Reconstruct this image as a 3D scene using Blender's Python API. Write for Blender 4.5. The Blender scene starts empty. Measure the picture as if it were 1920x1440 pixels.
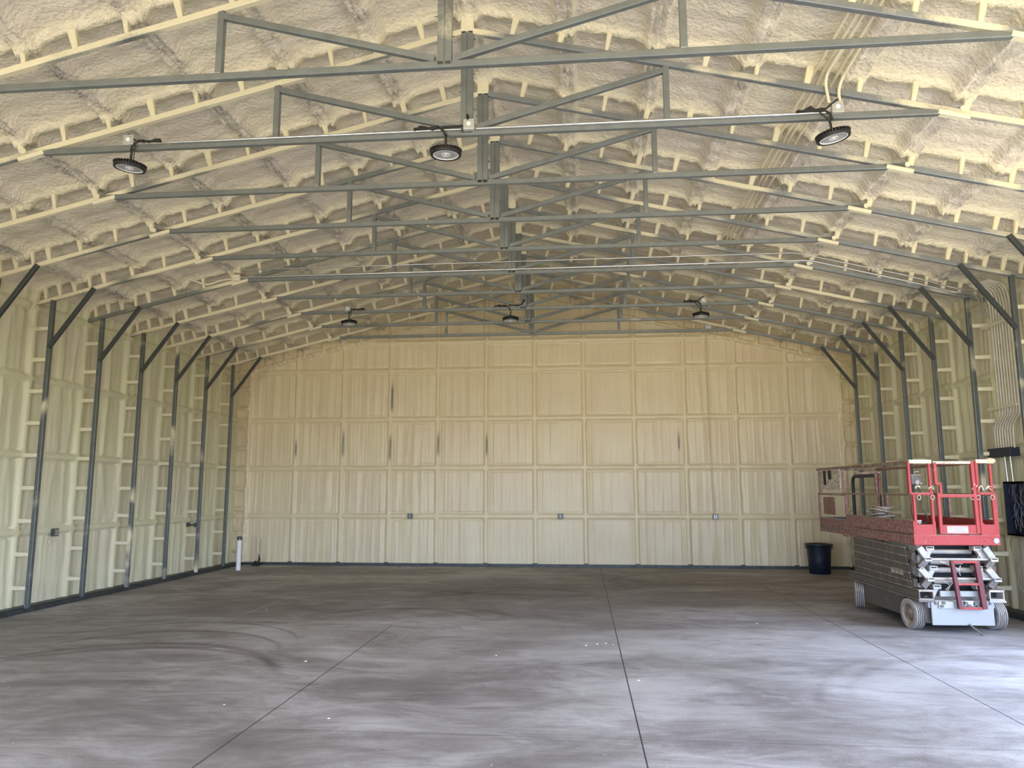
import bpy, bmesh, math, random
import numpy as np
from mathutils import Vector, Matrix
random.seed(7)
scn = bpy.context.scene
COL = scn.collection
PI = math.pi
# ------------------------------------------------------------------ measures (metres)
XC = -1.10                 # centre line of the hall
SP = 1.22                  # frame spacing
Y1 = 5.7744                # first full truss
def TY(k): return Y1 + (k-1)*SP
YF, YB = -2.2, 17.80       # front wall, back wall
HW = 7.37                  # half width to the foam
SL = 0.24                  # roof slope
ZC = 6.42                  # chord centre at ridge
ZR = 6.70                  # roof foam surface at ridge
ZT = 5.31                  # tie beam centre
def chordz(d): return ZC - SL*abs(d)
# ------------------------------------------------------------------ helpers
def link(o, parent=None):
    COL.objects.link(o)
    if parent is not None: o.parent = parent
    return o
def tag(o, label=None, cat=None, group=None, kind=None):
    if label: o['label'] = label
    if cat: o['category'] = cat
    if group: o['group'] = group
    if kind: o['kind'] = kind
    return o
def empty(name, loc, rz=0.0):
    o = bpy.data.objects.new(name, None); o.location = loc; o.rotation_euler = (0, 0, rz)
    o.empty_display_size = 0.1
    return link(o)
class MB:
    """collects boxes, bars, tubes, lathes into one mesh"""
    def __init__(s): s.v = []; s.f = []; s.m = []; s.sm = []; s.mi = 0
    def add(s, vs, fs, smooth=False):
        b = len(s.v); s.v += [tuple(v) for v in vs]
        for f in fs: s.f.append([i+b for i in f]); s.m.append(s.mi); s.sm.append(smooth)
        return s
    def box(s, a, b, rot=None, piv=None):
        x0, y0, z0 = a; x1, y1, z1 = b
        vs = [Vector(p) for p in ((x0,y0,z0),(x1,y0,z0),(x1,y1,z0),(x0,y1,z0),(x0,y0,z1),(x1,y0,z1),(x1,y1,z1),(x0,y1,z1))]
        if rot is not None:
            p = Vector(piv) if piv else (Vector(a)+Vector(b))/2
            vs = [p + rot @ (v-p) for v in vs]
        return s.add(vs, [(0,3,2,1),(4,5,6,7),(0,1,5,4),(1,2,6,5),(2,3,7,6),(3,0,4,7)])
    def cbox(s, c, d, rot=None):
        return s.box((c[0]-d[0]/2, c[1]-d[1]/2, c[2]-d[2]/2), (c[0]+d[0]/2, c[1]+d[1]/2, c[2]+d[2]/2), rot, c)
    def bar(s, p, q, w, h=None, up=(0, 0, 1), w2=None, h2=None, bev=0.0):
        """rectangular bar from p to q, w across, h along 'up'"""
        h = h or w; w2 = w2 or w; h2 = h2 or h
        p, q = Vector(p), Vector(q); d = (q-p).normalized(); u = Vector(up)
        if abs(d.dot(u)) > 0.99: u = Vector((0, 1, 0))
        r = d.cross(u).normalized(); u = r.cross(d).normalized()
        def ring(c, w, h):
            if bev <= 0: pr = [(-1,-1),(1,-1),(1,1),(-1,1)]; return [c + r*(a*w/2) + u*(b*h/2) for a, b in pr]
            a, b = w/2, h/2; t = bev
            return [c + r*x + u*y for x, y in ((-a+t,-b),(a-t,-b),(a,-b+t),(a,b-t),(a-t,b),(-a+t,b),(-a,b-t),(-a,-b+t))]
        A = ring(p, w, h); B = ring(q, w2, h2); n = len(A)
        fs = [(i, (i+1) % n, n+(i+1) % n, n+i) for i in range(n)] + [tuple(range(n-1, -1, -1)), tuple(range(n, 2*n))]
        return s.add(A+B, fs)
    def tube(s, pts, r, seg=10, smooth=True, caps=True, radii=None):
        pts = [Vector(p) for p in pts]; n = len(pts); rings = []
        up = Vector((0, 0, 1)); prev = None
        for i, p in enumerate(pts):
            d = (pts[min(i+1, n-1)] - pts[max(i-1, 0)]).normalized()
            if prev is None:
                u = up if abs(d.dot(up)) < 0.95 else Vector((1, 0, 0))
                a = d.cross(u).normalized()
            else:
                a = (prev - d*prev.dot(d))
                a = a.normalized() if a.length > 1e-6 else d.orthogonal().normalized()
            prev = a; b = d.cross(a)
            rr = radii[i] if radii else r
            rings.append([p + a*(rr*math.cos(2*PI*j/seg)) + b*(rr*math.sin(2*PI*j/seg)) for j in range(seg)])
        vs = [v for R in rings for v in R]; fs = []
        for i in range(n-1):
            for j in range(seg):
                k = (j+1) % seg
                fs.append((i*seg+j, i*seg+k, (i+1)*seg+k, (i+1)*seg+j))
        s.add(vs, fs, smooth)
        if caps:
            s.add(rings[0], [tuple(range(seg-1, -1, -1))]); s.add(rings[-1], [tuple(range(seg))])
        return s
    def lathe(s, prof, seg=32, M=None, smooth=True, flute=None):
        """prof: (r, z) from bottom to top about z"""
        M = M or Matrix.Identity(4); vs = []; fs = []
        for r, z in prof:
            for j in range(seg):
                a = 2*PI*j/seg; rr = r
                if flute: rr = r*(1+flute*(1 if j % 2 else -1))
                vs.append(M @ Vector((rr*math.cos(a), rr*math.sin(a), z)))
        for i in range(len(prof)-1):
            for j in range(seg):
                k = (j+1) % seg; fs.append((i*seg+j, i*seg+k, (i+1)*seg+k, (i+1)*seg+j))
        s.add(vs, fs, smooth)
        return s
    def disc(s, r, z, seg=32, M=None, up=True):
        M = M or Matrix.Identity(4)
        vs = [M @ Vector((r*math.cos(2*PI*j/seg), r*math.sin(2*PI*j/seg), z)) for j in range(seg)]
        return s.add(vs, [tuple(range(seg)) if up else tuple(range(seg-1, -1, -1))])
    def build(s, name, mats, parent=None, bevel=0.0, fix=True):
        me = bpy.data.meshes.new(name); me.from_pydata(s.v, [], s.f)
        mats = mats if isinstance(mats, (list, tuple)) else [mats]
        for m in mats: me.materials.append(m)
        me.polygons.foreach_set('material_index', s.m); me.polygons.foreach_set('use_smooth', s.sm)
        if fix:
            bm = bmesh.new(); bm.from_mesh(me); bmesh.ops.recalc_face_normals(bm, faces=bm.faces); bm.to_mesh(me); bm.free()
        me.update()
        o = bpy.data.objects.new(name, me); link(o, parent)
        if bevel > 0:
            b = o.modifiers.new('bevel', 'BEVEL'); b.width = bevel; b.segments = 2; b.limit_method = 'ANGLE'; b.angle_limit = 0.6
        return o
def copy_tree(o, parent=None):
    c = o.copy(); COL.objects.link(c)
    if parent is not None: c.parent = parent
    for ch in [x for x in bpy.data.objects if x.parent == o]: copy_tree(ch, c)
    return c
def arc_pts(pts, rad, n=6):
    """round the corners of a polyline"""
    P = [Vector(p) for p in pts]; out = [P[0]]
    for i in range(1, len(P)-1):
        a, b, c = P[i-1], P[i], P[i+1]
        d1 = (a-b); d2 = (c-b); t = min(rad, d1.length*.49, d2.length*.49)
        s_, e_ = b + d1.normalized()*t, b + d2.normalized()*t
        for k in range(n+1):
            u = k/n; out.append((1-u)**2*s_ + 2*u*(1-u)*b + u*u*e_)
    out.append(P[-1]); return out
# ------------------------------------------------------------------ numpy noise
def vnoise(x, y, seed=0):
    rs = np.random.RandomState(seed); T = rs.rand(256, 256)
    xi = np.floor(x).astype(int); yi = np.floor(y).astype(int)
    fx = x-xi; fy = y-yi; fx = fx*fx*(3-2*fx); fy = fy*fy*(3-2*fy)
    g = lambda a, b: T[a % 256, b % 256]
    return (g(xi, yi)*(1-fx)+g(xi+1, yi)*fx)*(1-fy) + (g(xi, yi+1)*(1-fx)+g(xi+1, yi+1)*fx)*fy - .5
def fbm(x, y, o=3, seed=0):
    s = 0; a = 1
    for i in range(o): s = s + a*vnoise(x*2**i+17*i, y*2**i+5*i, seed+i); a *= .5
    return s
def sstep(a, b, x):
    t = np.clip((x-a)/(b-a), 0, 1); return t*t*(3-2*t)
def band(x, c, hw, soft):          # 1 inside |x-c|<hw
    return 1 - sstep(hw, hw+soft, np.abs(x-c))
def nearest(x, arr):
    arr = np.asarray(arr); return np.min(np.abs(x[..., None]-arr), axis=-1) if x.ndim < 2 else np.min([np.abs(x-a) for a in arr], axis=0)
def grid_obj(name, P, mat, attr=None, keep=None, flip=False):
    """P: (n,m,3) array of points"""
    n, m = P.shape[:2]; idx = np.arange(n*m).reshape(n, m)
    q = np.stack([idx[:-1, :-1], idx[1:, :-1], idx[1:, 1:], idx[:-1, 1:]], -1).reshape(-1, 4)
    if keep is not None:
        k = (keep[:-1, :-1] & keep[1:, :-1] & keep[1:, 1:] & keep[:-1, 1:]).reshape(-1); q = q[k]
    if flip: q = q[:, ::-1]
    me = bpy.data.meshes.new(name); me.vertices.add(n*m); me.vertices.foreach_set('co', P.reshape(-1).astype(np.float32))
    me.loops.add(q.size); me.loops.foreach_set('vertex_index', q.reshape(-1).astype(np.int32))
    me.polygons.add(len(q)); me.polygons.foreach_set('loop_start', np.arange(0, q.size, 4, dtype=np.int32))
    try: me.polygons.foreach_set('loop_total', np.full(len(q), 4, dtype=np.int32))
    except Exception: pass
    me.update(calc_edges=True)
    me.polygons.foreach_set('use_smooth', np.ones(len(q), dtype=bool))
    if attr is not None:
        for an, av in attr.items():
            a = me.attributes.new(an, 'FLOAT', 'POINT'); a.data.foreach_set('value', av.reshape(-1).astype(np.float32))
    me.materials.append(mat); me.update()
    return link(bpy.data.objects.new(name, me))
# ------------------------------------------------------------------ materials
def new_mat(name):
    m = bpy.data.materials.new(name); m.use_nodes = True; nt = m.node_tree
    b = nt.nodes['Principled BSDF']; return m, nt, b
def N(nt, t, **kw):
    n = nt.nodes.new(t)
    for k, v in kw.items():
        if hasattr(n, k) and not k[0].isupper(): setattr(n, k, v)
        else: n.inputs[k].default_value = v
    return n
def L(nt, a, b): nt.links.new(a, b)
def plain(name, col, rough=.6, metal=0.0, spec=.5, var=0.0, scale=8, bump=0.0):
    m, nt, b = new_mat(name)
    b.inputs['Base Color'].default_value = (*col, 1); b.inputs['Roughness'].default_value = rough
    b.inputs['Metallic'].default_value = metal; b.inputs['Specular IOR Level'].default_value = spec
    if var > 0 or bump > 0:
        g = N(nt, 'ShaderNodeNewGeometry'); n = N(nt, 'ShaderNodeTexNoise', Scale=scale, Detail=4.0)
        L(nt, g.outputs['Position'], n.inputs['Vector'])
        if var > 0:
            r = N(nt, 'ShaderNodeMapRange'); r.inputs['From Min'].default_value = .3; r.inputs['From Max'].default_value = .7
            r.inputs['To Min'].default_value = 1-var; r.inputs['To Max'].default_value = 1+var
            L(nt, n.outputs['Fac'], r.inputs['Value'])
            mx = N(nt, 'ShaderNodeMix', data_type='RGBA', blend_type='MULTIPLY'); mx.inputs[0].default_value = 1
            mx.inputs[6].default_value = (*col, 1); L(nt, r.outputs[0], mx.inputs[7]); L(nt, mx.outputs[2], b.inputs['Base Color'])
        if bump > 0:
            bp = N(nt, 'ShaderNodeBump'); bp.inputs['Strength'].default_value = 1; bp.inputs['Distance'].default_value = bump
            L(nt, n.outputs['Fac'], bp.inputs['Height']); L(nt, bp.outputs[0], b.inputs['Normal'])
    return m
def math_node(nt, op, a, b=None, c=None, clamp=False):
    n = nt.nodes.new('ShaderNodeMath'); n.operation = op; n.use_clamp = clamp
    for i, v in enumerate((a, b, c)):
        if v is None: continue
        if isinstance(v, (int, float)): n.inputs[i].default_value = v
        else: L(nt, v, n.inputs[i])
    return n.outputs[0]
def mixc(nt, f, a, b):
    n = nt.nodes.new('ShaderNodeMix'); n.data_type = 'RGBA'
    if isinstance(f, (int, float)): n.inputs[0].default_value = f
    else: L(nt, f, n.inputs[0])
    for i, v in ((6, a), (7, b)):
        if isinstance(v, tuple): n.inputs[i].default_value = (*v, 1)
        else: L(nt, v, n.inputs[i])
    return n.outputs[2]
def foam_mat(name, a, b, c, peel=.012, pscale=38.0, stretch=(1, 1, 1), rough=.6, spec=.3):
    m, nt, bs = new_mat(name)
    g = N(nt, 'ShaderNodeNewGeometry')
    n1 = N(nt, 'ShaderNodeTexNoise', Scale=.9, Detail=4.0, Roughness=.55); L(nt, g.outputs['Position'], n1.inputs['Vector'])
    mp = N(nt, 'ShaderNodeMapping'); mp.inputs['Scale'].default_value = stretch; L(nt, g.outputs['Position'], mp.inputs['Vector'])
    n2 = N(nt, 'ShaderNodeTexNoise', Scale=pscale, Detail=3.0, Roughness=.6); L(nt, mp.outputs[0], n2.inputs['Vector'])
    n3 = N(nt, 'ShaderNodeTexNoise', Scale=pscale*.25, Detail=2.0); L(nt, mp.outputs[0], n3.inputs['Vector'])
    at = N(nt, 'ShaderNodeAttribute', attribute_name='edge'); ab = N(nt, 'ShaderNodeAttribute', attribute_name='bare')
    f1 = N(nt, 'ShaderNodeMapRange'); f1.inputs['From Min'].default_value = .38; f1.inputs['From Max'].default_value = .62; L(nt, n1.outputs['Fac'], f1.inputs['Value'])
    col = mixc(nt, f1.outputs[0], a, c)
    col = mixc(nt, at.outputs['Fac'], col, b)
    steel = (.10, .12, .105)
    col = mixc(nt, ab.outputs['Fac'], col, steel)
    L(nt, col, bs.inputs['Base Color'])
    h = math_node(nt, 'MULTIPLY_ADD', n3.outputs['Fac'], .9, n2.outputs['Fac'])
    bp = N(nt, 'ShaderNodeBump'); bp.inputs['Strength'].default_value = .85; bp.inputs['Distance'].default_value = peel
    L(nt, h, bp.inputs['Height']); L(nt, bp.outputs[0], bs.inputs['Normal'])
    bs.inputs['Roughness'].default_value = rough; bs.inputs['Specular IOR Level'].default_value = spec
    return m
M_roof = foam_mat('foam_roof', (.76, .69, .525), (.77, .70, .51), (.74, .66, .54), peel=.030, pscale=24)
M_wall = foam_mat('foam_wall', (.69, .67, .44), (.71, .69, .42), (.68, .63, .45), peel=.007, pscale=22, stretch=(1, 1, .25), rough=.42, spec=.45)
M_back = foam_mat('foam_back', (.70, .61, .385), (.71, .615, .375), (.68, .57, .37), peel=.006, pscale=22, stretch=(1, 1, .22), rough=.38, spec=.5)
M_coat = foam_mat('foam_coat', (.73, .67, .46), (.73, .67, .45), (.71, .65, .48), peel=.006, pscale=40)
def steel_mat(name, base, cover, scale=1.3, metal=.55, rough=.38, foam=(.70, .635, .44)):
    """galvanised steel with foam overspray; cover = share covered"""
    m, nt, bs = new_mat(name)
    g = N(nt, 'ShaderNodeNewGeometry'); sx = N(nt, 'ShaderNodeSeparateXYZ'); L(nt, g.outputs['Normal'], sx.inputs[0])
    n1 = N(nt, 'ShaderNodeTexNoise', Scale=scale, Detail=2.5, Roughness=.45); L(nt, g.outputs['Position'], n1.inputs['Vector'])
    n2 = N(nt, 'ShaderNodeTexNoise', Scale=45.0, Detail=2.0); L(nt, g.outputs['Position'], n2.inputs['Vector'])
    v = math_node(nt, 'MULTIPLY_ADD', n2.outputs['Fac'], .10, n1.outputs['Fac'])
    v = math_node(nt, 'MULTIPLY_ADD', sx.outputs['Z'], .07, v)          # the sides that face the roof caught more spray
    th = .55 + (.5-cover)*.62
    r = N(nt, 'ShaderNodeMapRange'); r.inputs['From Min'].default_value = th-.06; r.inputs['From Max'].default_value = th+.06; L(nt, v, r.inputs['Value'])
    n3 = N(nt, 'ShaderNodeTexNoise', Scale=9.0, Detail=3.0); L(nt, g.outputs['Position'], n3.inputs['Vector'])
    sc = mixc(nt, n3.outputs['Fac'], tuple(x*.8 for x in base), tuple(min(1, x*1.2) for x in base))
    L(nt, mixc(nt, r.outputs[0], sc, foam), bs.inputs['Base Color'])
    L(nt, math_node(nt, 'MULTIPLY', math_node(nt, 'SUBTRACT', 1.0, r.outputs[0]), metal), bs.inputs['Metallic'])
    L(nt, math_node(nt, 'MULTIPLY_ADD', r.outputs[0], .25, rough), bs.inputs['Roughness'])
    return m
M_steel = steel_mat('galvanised_steel', (.24, .26, .25), .08)
M_patch = steel_mat('patchy_steel', (.29, .31, .31), .36, 1.1)
M_most = steel_mat('mostly_coated_steel', (.25, .27, .25), .62, .8)
M_col = steel_mat('column_steel', (.14, .16, .16), .26, 1.5)
M_brace = steel_mat('brace_steel', (.085, .095, .095), .0)
M_black = plain('black_paint', (.012, .012, .013), .5)
M_blackrub = plain('black_cable', (.01, .01, .01), .6)
M_galv = plain('bright_conduit', (.55, .56, .55), .3, .85)
M_base = plain('base_rail', (.055, .065, .065), .5, .4, var=.3)
M_box = plain('grey_box', (.45, .45, .41), .45, .3)
M_white = plain('white_plastic', (.82, .82, .80), .4)
M_pvc = plain('pvc', (.80, .77, .72), .4, var=.06)
M_can = plain('can_navy', (.006, .012, .028), .38, var=.2)
M_rim = plain('can_rim', (.008, .020, .022), .35)
# ------------------------------------------------------------------ floor
def floor_mat():
    m, nt, bs = new_mat('concrete_floor')
    g = N(nt, 'ShaderNodeNewGeometry'); P = g.outputs['Position']
    s = N(nt, 'ShaderNodeSeparateXYZ'); L(nt, P, s.inputs[0]); X, Y = s.outputs['X'], s.outputs['Y']
    mp = N(nt, 'ShaderNodeMapping'); mp.inputs['Rotation'].default_value = (0, 0, .25); mp.inputs['Scale'].default_value = (.8, 1.5, 1); L(nt, P, mp.inputs['Vector'])
    big = N(nt, 'ShaderNodeTexNoise', Scale=.30, Detail=4.0, Roughness=.55, Distortion=1.2); L(nt, mp.outputs[0], big.inputs['Vector'])
    mid = N(nt, 'ShaderNodeTexNoise', Scale=1.3, Detail=7.0, Roughness=.68, Distortion=1.5); L(nt, mp.outputs[0], mid.inputs['Vector'])
    mp2 = N(nt, 'ShaderNodeMapping'); mp2.inputs['Rotation'].default_value = (0, 0, -.12); mp2.inputs['Scale'].default_value = (.5, 2.6, 1); L(nt, P, mp2.inputs['Vector'])
    swp = N(nt, 'ShaderNodeTexNoise', Scale=2.2, Detail=6.0, Roughness=.7, Distortion=2.2); L(nt, mp2.outputs[0], swp.inputs['Vector'])
    fine = N(nt, 'ShaderNodeTexNoise', Scale=55.0, Detail=3.0); L(nt, P, fine.inputs['Vector'])
    v = math_node(nt, 'MULTIPLY', big.outputs['Fac'], .75)
    v = math_node(nt, 'MULTIPLY_ADD', mid.outputs['Fac'], .50, v)
    v = math_node(nt, 'MULTIPLY_ADD', swp.outputs['Fac'], .30, v)
    v = math_node(nt, 'MULTIPLY_ADD', fine.outputs['Fac'], .08, v)
    # broad soft patches, most darker, two lighter
    def blob(cx, cy, rx, ry, amt):
        a = math_node(nt, 'POWER', math_node(nt, 'DIVIDE', math_node(nt, 'SUBTRACT', X, cx), rx), 2.0)
        b = math_node(nt, 'POWER', math_node(nt, 'DIVIDE', math_node(nt, 'SUBTRACT', Y, cy), ry), 2.0)
        e = math_node(nt, 'EXPONENT', math_node(nt, 'MULTIPLY', math_node(nt, 'ADD', a, b), -1.0))
        return math_node(nt, 'MULTIPLY', e, amt)
    for bb in ((-1.2, 14.2, 2.2, 1.4, -.20), (1.0, 12.4, 2.2, 2.2, -.13), (-.7, 7.2, 1.1, 1.0, -.12), (-3.4, 12.0, 2.5, 1.5, -.05), (3.4, 13.5, 1.6, 2.0, -.06), (-3.4, 6.9, 1.3, .7, -.05),
               (-6.3, 9.5, 2.0, 3.5, -.04), (-1.6, 9.3, .9, 1.6, .12), (2.6, 8.5, 2.2, 3.0, .10)):
        v = math_node(nt, 'ADD', v, blob(*bb))
    # tyre scuffs : rings with a tread ripple
    def ring(cx, cy, R, w, amt, a0=None):
        dx = math_node(nt, 'SUBTRACT', X, cx); dy = math_node(nt, 'SUBTRACT', Y, cy)
        d = math_node(nt, 'SQRT', math_node(nt, 'ADD', math_node(nt, 'MULTIPLY', dx, dx), math_node(nt, 'MULTIPLY', dy, dy)))
        d = math_node(nt, 'MULTIPLY_ADD', mid.outputs['Fac'], .16, d)
        e = math_node(nt, 'DIVIDE', math_node(nt, 'SUBTRACT', d, R+.08), w)
        e = math_node(nt, 'EXPONENT', math_node(nt, 'MULTIPLY', math_node(nt, 'MULTIPLY', e, e), -1.0))
        f = N(nt, 'ShaderNodeMapRange'); f.inputs['From Min'].default_value = .42; f.inputs['From Max'].default_value = .6; L(nt, mid.outputs['Fac'], f.inputs['Value'])
        up = N(nt, 'ShaderNodeMapRange'); up.inputs['From Min'].default_value = .30; up.inputs['From Max'].default_value = 1.0; L(nt, dy, up.inputs['Value'])
        return math_node(nt, 'MULTIPLY', math_node(nt, 'MULTIPLY', math_node(nt, 'MULTIPLY', e, up.outputs[0]), math_node(nt, 'MULTIPLY_ADD', f.outputs[0], .5, .5)), amt)
    for rr in ((-4.92, 8.45, 1.60, .035, -.20), (-4.80, 7.95, 1.47, .035, -.20), (-4.71, 7.01, 1.66, .06, -.20), (-4.6, 6.7, 1.75, .05, -.14), (-2.63, 10.18, 1.28, .05, -.20), (-2.11, 10.27, 1.26, .05, -.18), (-1.2, 12.4, 1.6, .06, -.13),
               (3.0, 14.5, 2.6, .07, -.12), (2.3, 12.5, 1.6, .06, -.12), (4.6, 6.4, 2.4, .06, -.08), (4.9, 6.2, 3.0, .05, -.07), (-.6, 6.5, .75, .05, .08), (-3.4, 6.2, .55, .06, -.10)):
        v = math_node(nt, 'ADD', v, ring(*rr))
    r = N(nt, 'ShaderNodeMapRange'); r.inputs['From Min'].default_value = .52; r.inputs['From Max'].default_value = .98; L(nt, v, r.inputs['Value'])
    ramp = N(nt, 'ShaderNodeValToRGB'); L(nt, r.outputs[0], ramp.inputs['Fac'])
    el = ramp.color_ramp.elements
    el[0].position = 0.0; el[0].color = (.075, .068, .066, 1); el[1].position = 1; el[1].color = (.52, .50, .50, 1)
    e = el.new(.5); e.color = (.245, .225, .222, 1)
    col = ramp.outputs['Color']
    # greenish/brownish dust
    dn = N(nt, 'ShaderNodeTexNoise', Scale=.7, Detail=3.0); L(nt, P, dn.inputs['Vector'])
    dr = N(nt, 'ShaderNodeMapRange'); dr.inputs['From Min'].default_value = .4; dr.inputs['From Max'].default_value = .65; dr.inputs['To Max'].default_value = .35; L(nt, dn.outputs['Fac'], dr.inputs['Value'])
    col = mixc(nt, dr.outputs[0], col, (.22, .205, .175))
    # white overspray specks
    vo = N(nt, 'ShaderNodeTexVoronoi', Scale=7.0); L(nt, P, vo.inputs['Vector'])
    sp = math_node(nt, 'LESS_THAN', vo.outputs['Distance'], .025)
    sc = N(nt, 'ShaderNodeSeparateColor'); L(nt, vo.outputs['Color'], sc.inputs[0])
    sp = math_node(nt, 'MULTIPLY', sp, math_node(nt, 'GREATER_THAN', sc.outputs[0], .55))
    col = mixc(nt, sp, col, (.75, .70, .60))
    # saw cuts
    cuts = None
    for cx, ymax in ((-2.528, 10.05), (.396, 99.0), (3.313, 15.5)):
        d = math_node(nt, 'ABSOLUTE', math_node(nt, 'SUBTRACT', X, cx))
        c = math_node(nt, 'MULTIPLY', math_node(nt, 'LESS_THAN', d, .0055), math_node(nt, 'LESS_THAN', Y, ymax)); cuts = c if cuts is None else math_node(nt, 'MAXIMUM', cuts, c)
    d = math_node(nt, 'ABSOLUTE', math_node(nt, 'SUBTRACT', Y, 5.715)); c = math_node(nt, 'MULTIPLY', math_node(nt, 'LESS_THAN', d, .004), math_node(nt, 'MULTIPLY', math_node(nt, 'GREATER_THAN', X, -2.5), .6)); cuts = math_node(nt, 'MAXIMUM', cuts, c)
    # dust-filled old joint on the left
    d = math_node(nt, 'ABSOLUTE', math_node(nt, 'SUBTRACT', X, -4.88)); c = math_node(nt, 'MULTIPLY', math_node(nt, 'LESS_THAN', d, .022), math_node(nt, 'MULTIPLY', math_node(nt, 'GREATER_THAN', Y, 9.6), math_node(nt, 'LESS_THAN', Y, 13.9))); c = math_node(nt, 'MULTIPLY', c, math_node(nt, 'MULTIPLY', mid.outputs['Fac'], .7))
    col = mixc(nt, c, col, (.42, .38, .32))
    col = mixc(nt, cuts, col, (.05, .045, .05))
    L(nt, col, bs.inputs['Base Color'])
    rr = N(nt, 'ShaderNodeMapRange'); rr.inputs['To Min'].default_value = .5; rr.inputs['To Max'].default_value = .72; L(nt, swp.outputs['Fac'], rr.inputs['Value'])
    L(nt, rr.outputs[0], bs.inputs['Roughness']); bs.inputs['Specular IOR Level'].default_value = .4
    h = math_node(nt, 'MULTIPLY_ADD', cuts, -3.0, fine.outputs['Fac'])
    bp = N(nt, 'ShaderNodeBump'); bp.inputs['Distance'].default_value = .0025; L(nt, h, bp.inputs['Height']); L(nt, bp.outputs[0], bs.inputs['Normal'])
    return m
fl = MB().box((XC-HW-.1, YF-.1, -.15), (XC+HW+.1, YB+.15, 0)).build('floor', floor_mat()); tag(fl, kind='structure')
# ------------------------------------------------------------------ foam shell
FR = [TY(k) for k in range(-5, 11)]           # frame planes
STEP = .028
SIDEDOOR = (3.0, 9.0, 3.3)                    # y0,y1,height, opening in the right wall
def side_wall(name, sgn, seed):
    ys = np.arange(YF-.05, YB+.08, STEP); zs = np.linspace(0, ZR-SL*HW+.10, 174)
    Y, Z = np.meshgrid(ys, zs, indexing='ij')
    wob = .012*fbm(Z*3, Y*0+seed, 2, seed)
    dfr = nearest(Y+wob, FR)
    wr = .010*fbm(Y*4, Z*4, 2, seed+3)
    h = .045*(1-sstep(.034, .080, dfr+wr))
    gz = [1.15, 2.31, 3.49, 4.60]; w2 = .014*fbm(Y*5, Z*0, 3, seed+5)
    dg = nearest(Z+w2*.6, gz)
    gird = 1-sstep(.045, .066, dg+w2*.5)
    h = np.maximum(h, .046*gird)
    crease = np.exp(-((dg-.072)/.012)**2)*(.5+.5*sstep(-.2, .3, fbm(Y*3, Z, 2, seed+9)))
    inpan = 1-np.maximum(gird, (1-sstep(.05, .09, dfr)))
    rip = fbm(Y*7+.35*fbm(Y*2, Z*.8, 2, seed+11), Z*.55, 3, seed+13)
    rip2 = 1-np.abs(vnoise(Y*5.2+.5*fbm(Y*1.2, Z*.7, 2, seed+21), Z*.35, seed+14))*2
    corr = np.abs(np.sin(PI*(Y-Y1)/.244))**6
    h = h + inpan*(.032*rip + .026*rip2**4 - .006*corr + .012*fbm(Y*2, Z*1.2, 2, seed+15)) - crease*.040*inpan
    pil = .014*np.exp(-(Z/.08)**2); h = h + pil*inpan
    h = h + .02*sstep(4.62, 4.9, Z)
    edge = np.clip(.35*(1-sstep(.05, .12, dfr))+.2*gird, 0, 1)
    Xw = XC + sgn*(HW-h)
    keep = np.ones_like(Y, bool)
    if sgn > 0: keep = ~((Y > SIDEDOOR[0]) & (Y < SIDEDOOR[1]) & (Z < SIDEDOOR[2]))
    o = grid_obj(name, np.stack([Xw, Y, Z], -1), M_wall, dict(edge=edge, bare=np.zeros_like(Y)), keep, flip=(sgn > 0))
    tag(o, kind='structure'); return o
side_wall('wall_left', -1, 3); side_wall('wall_right', 1, 31)
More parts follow.
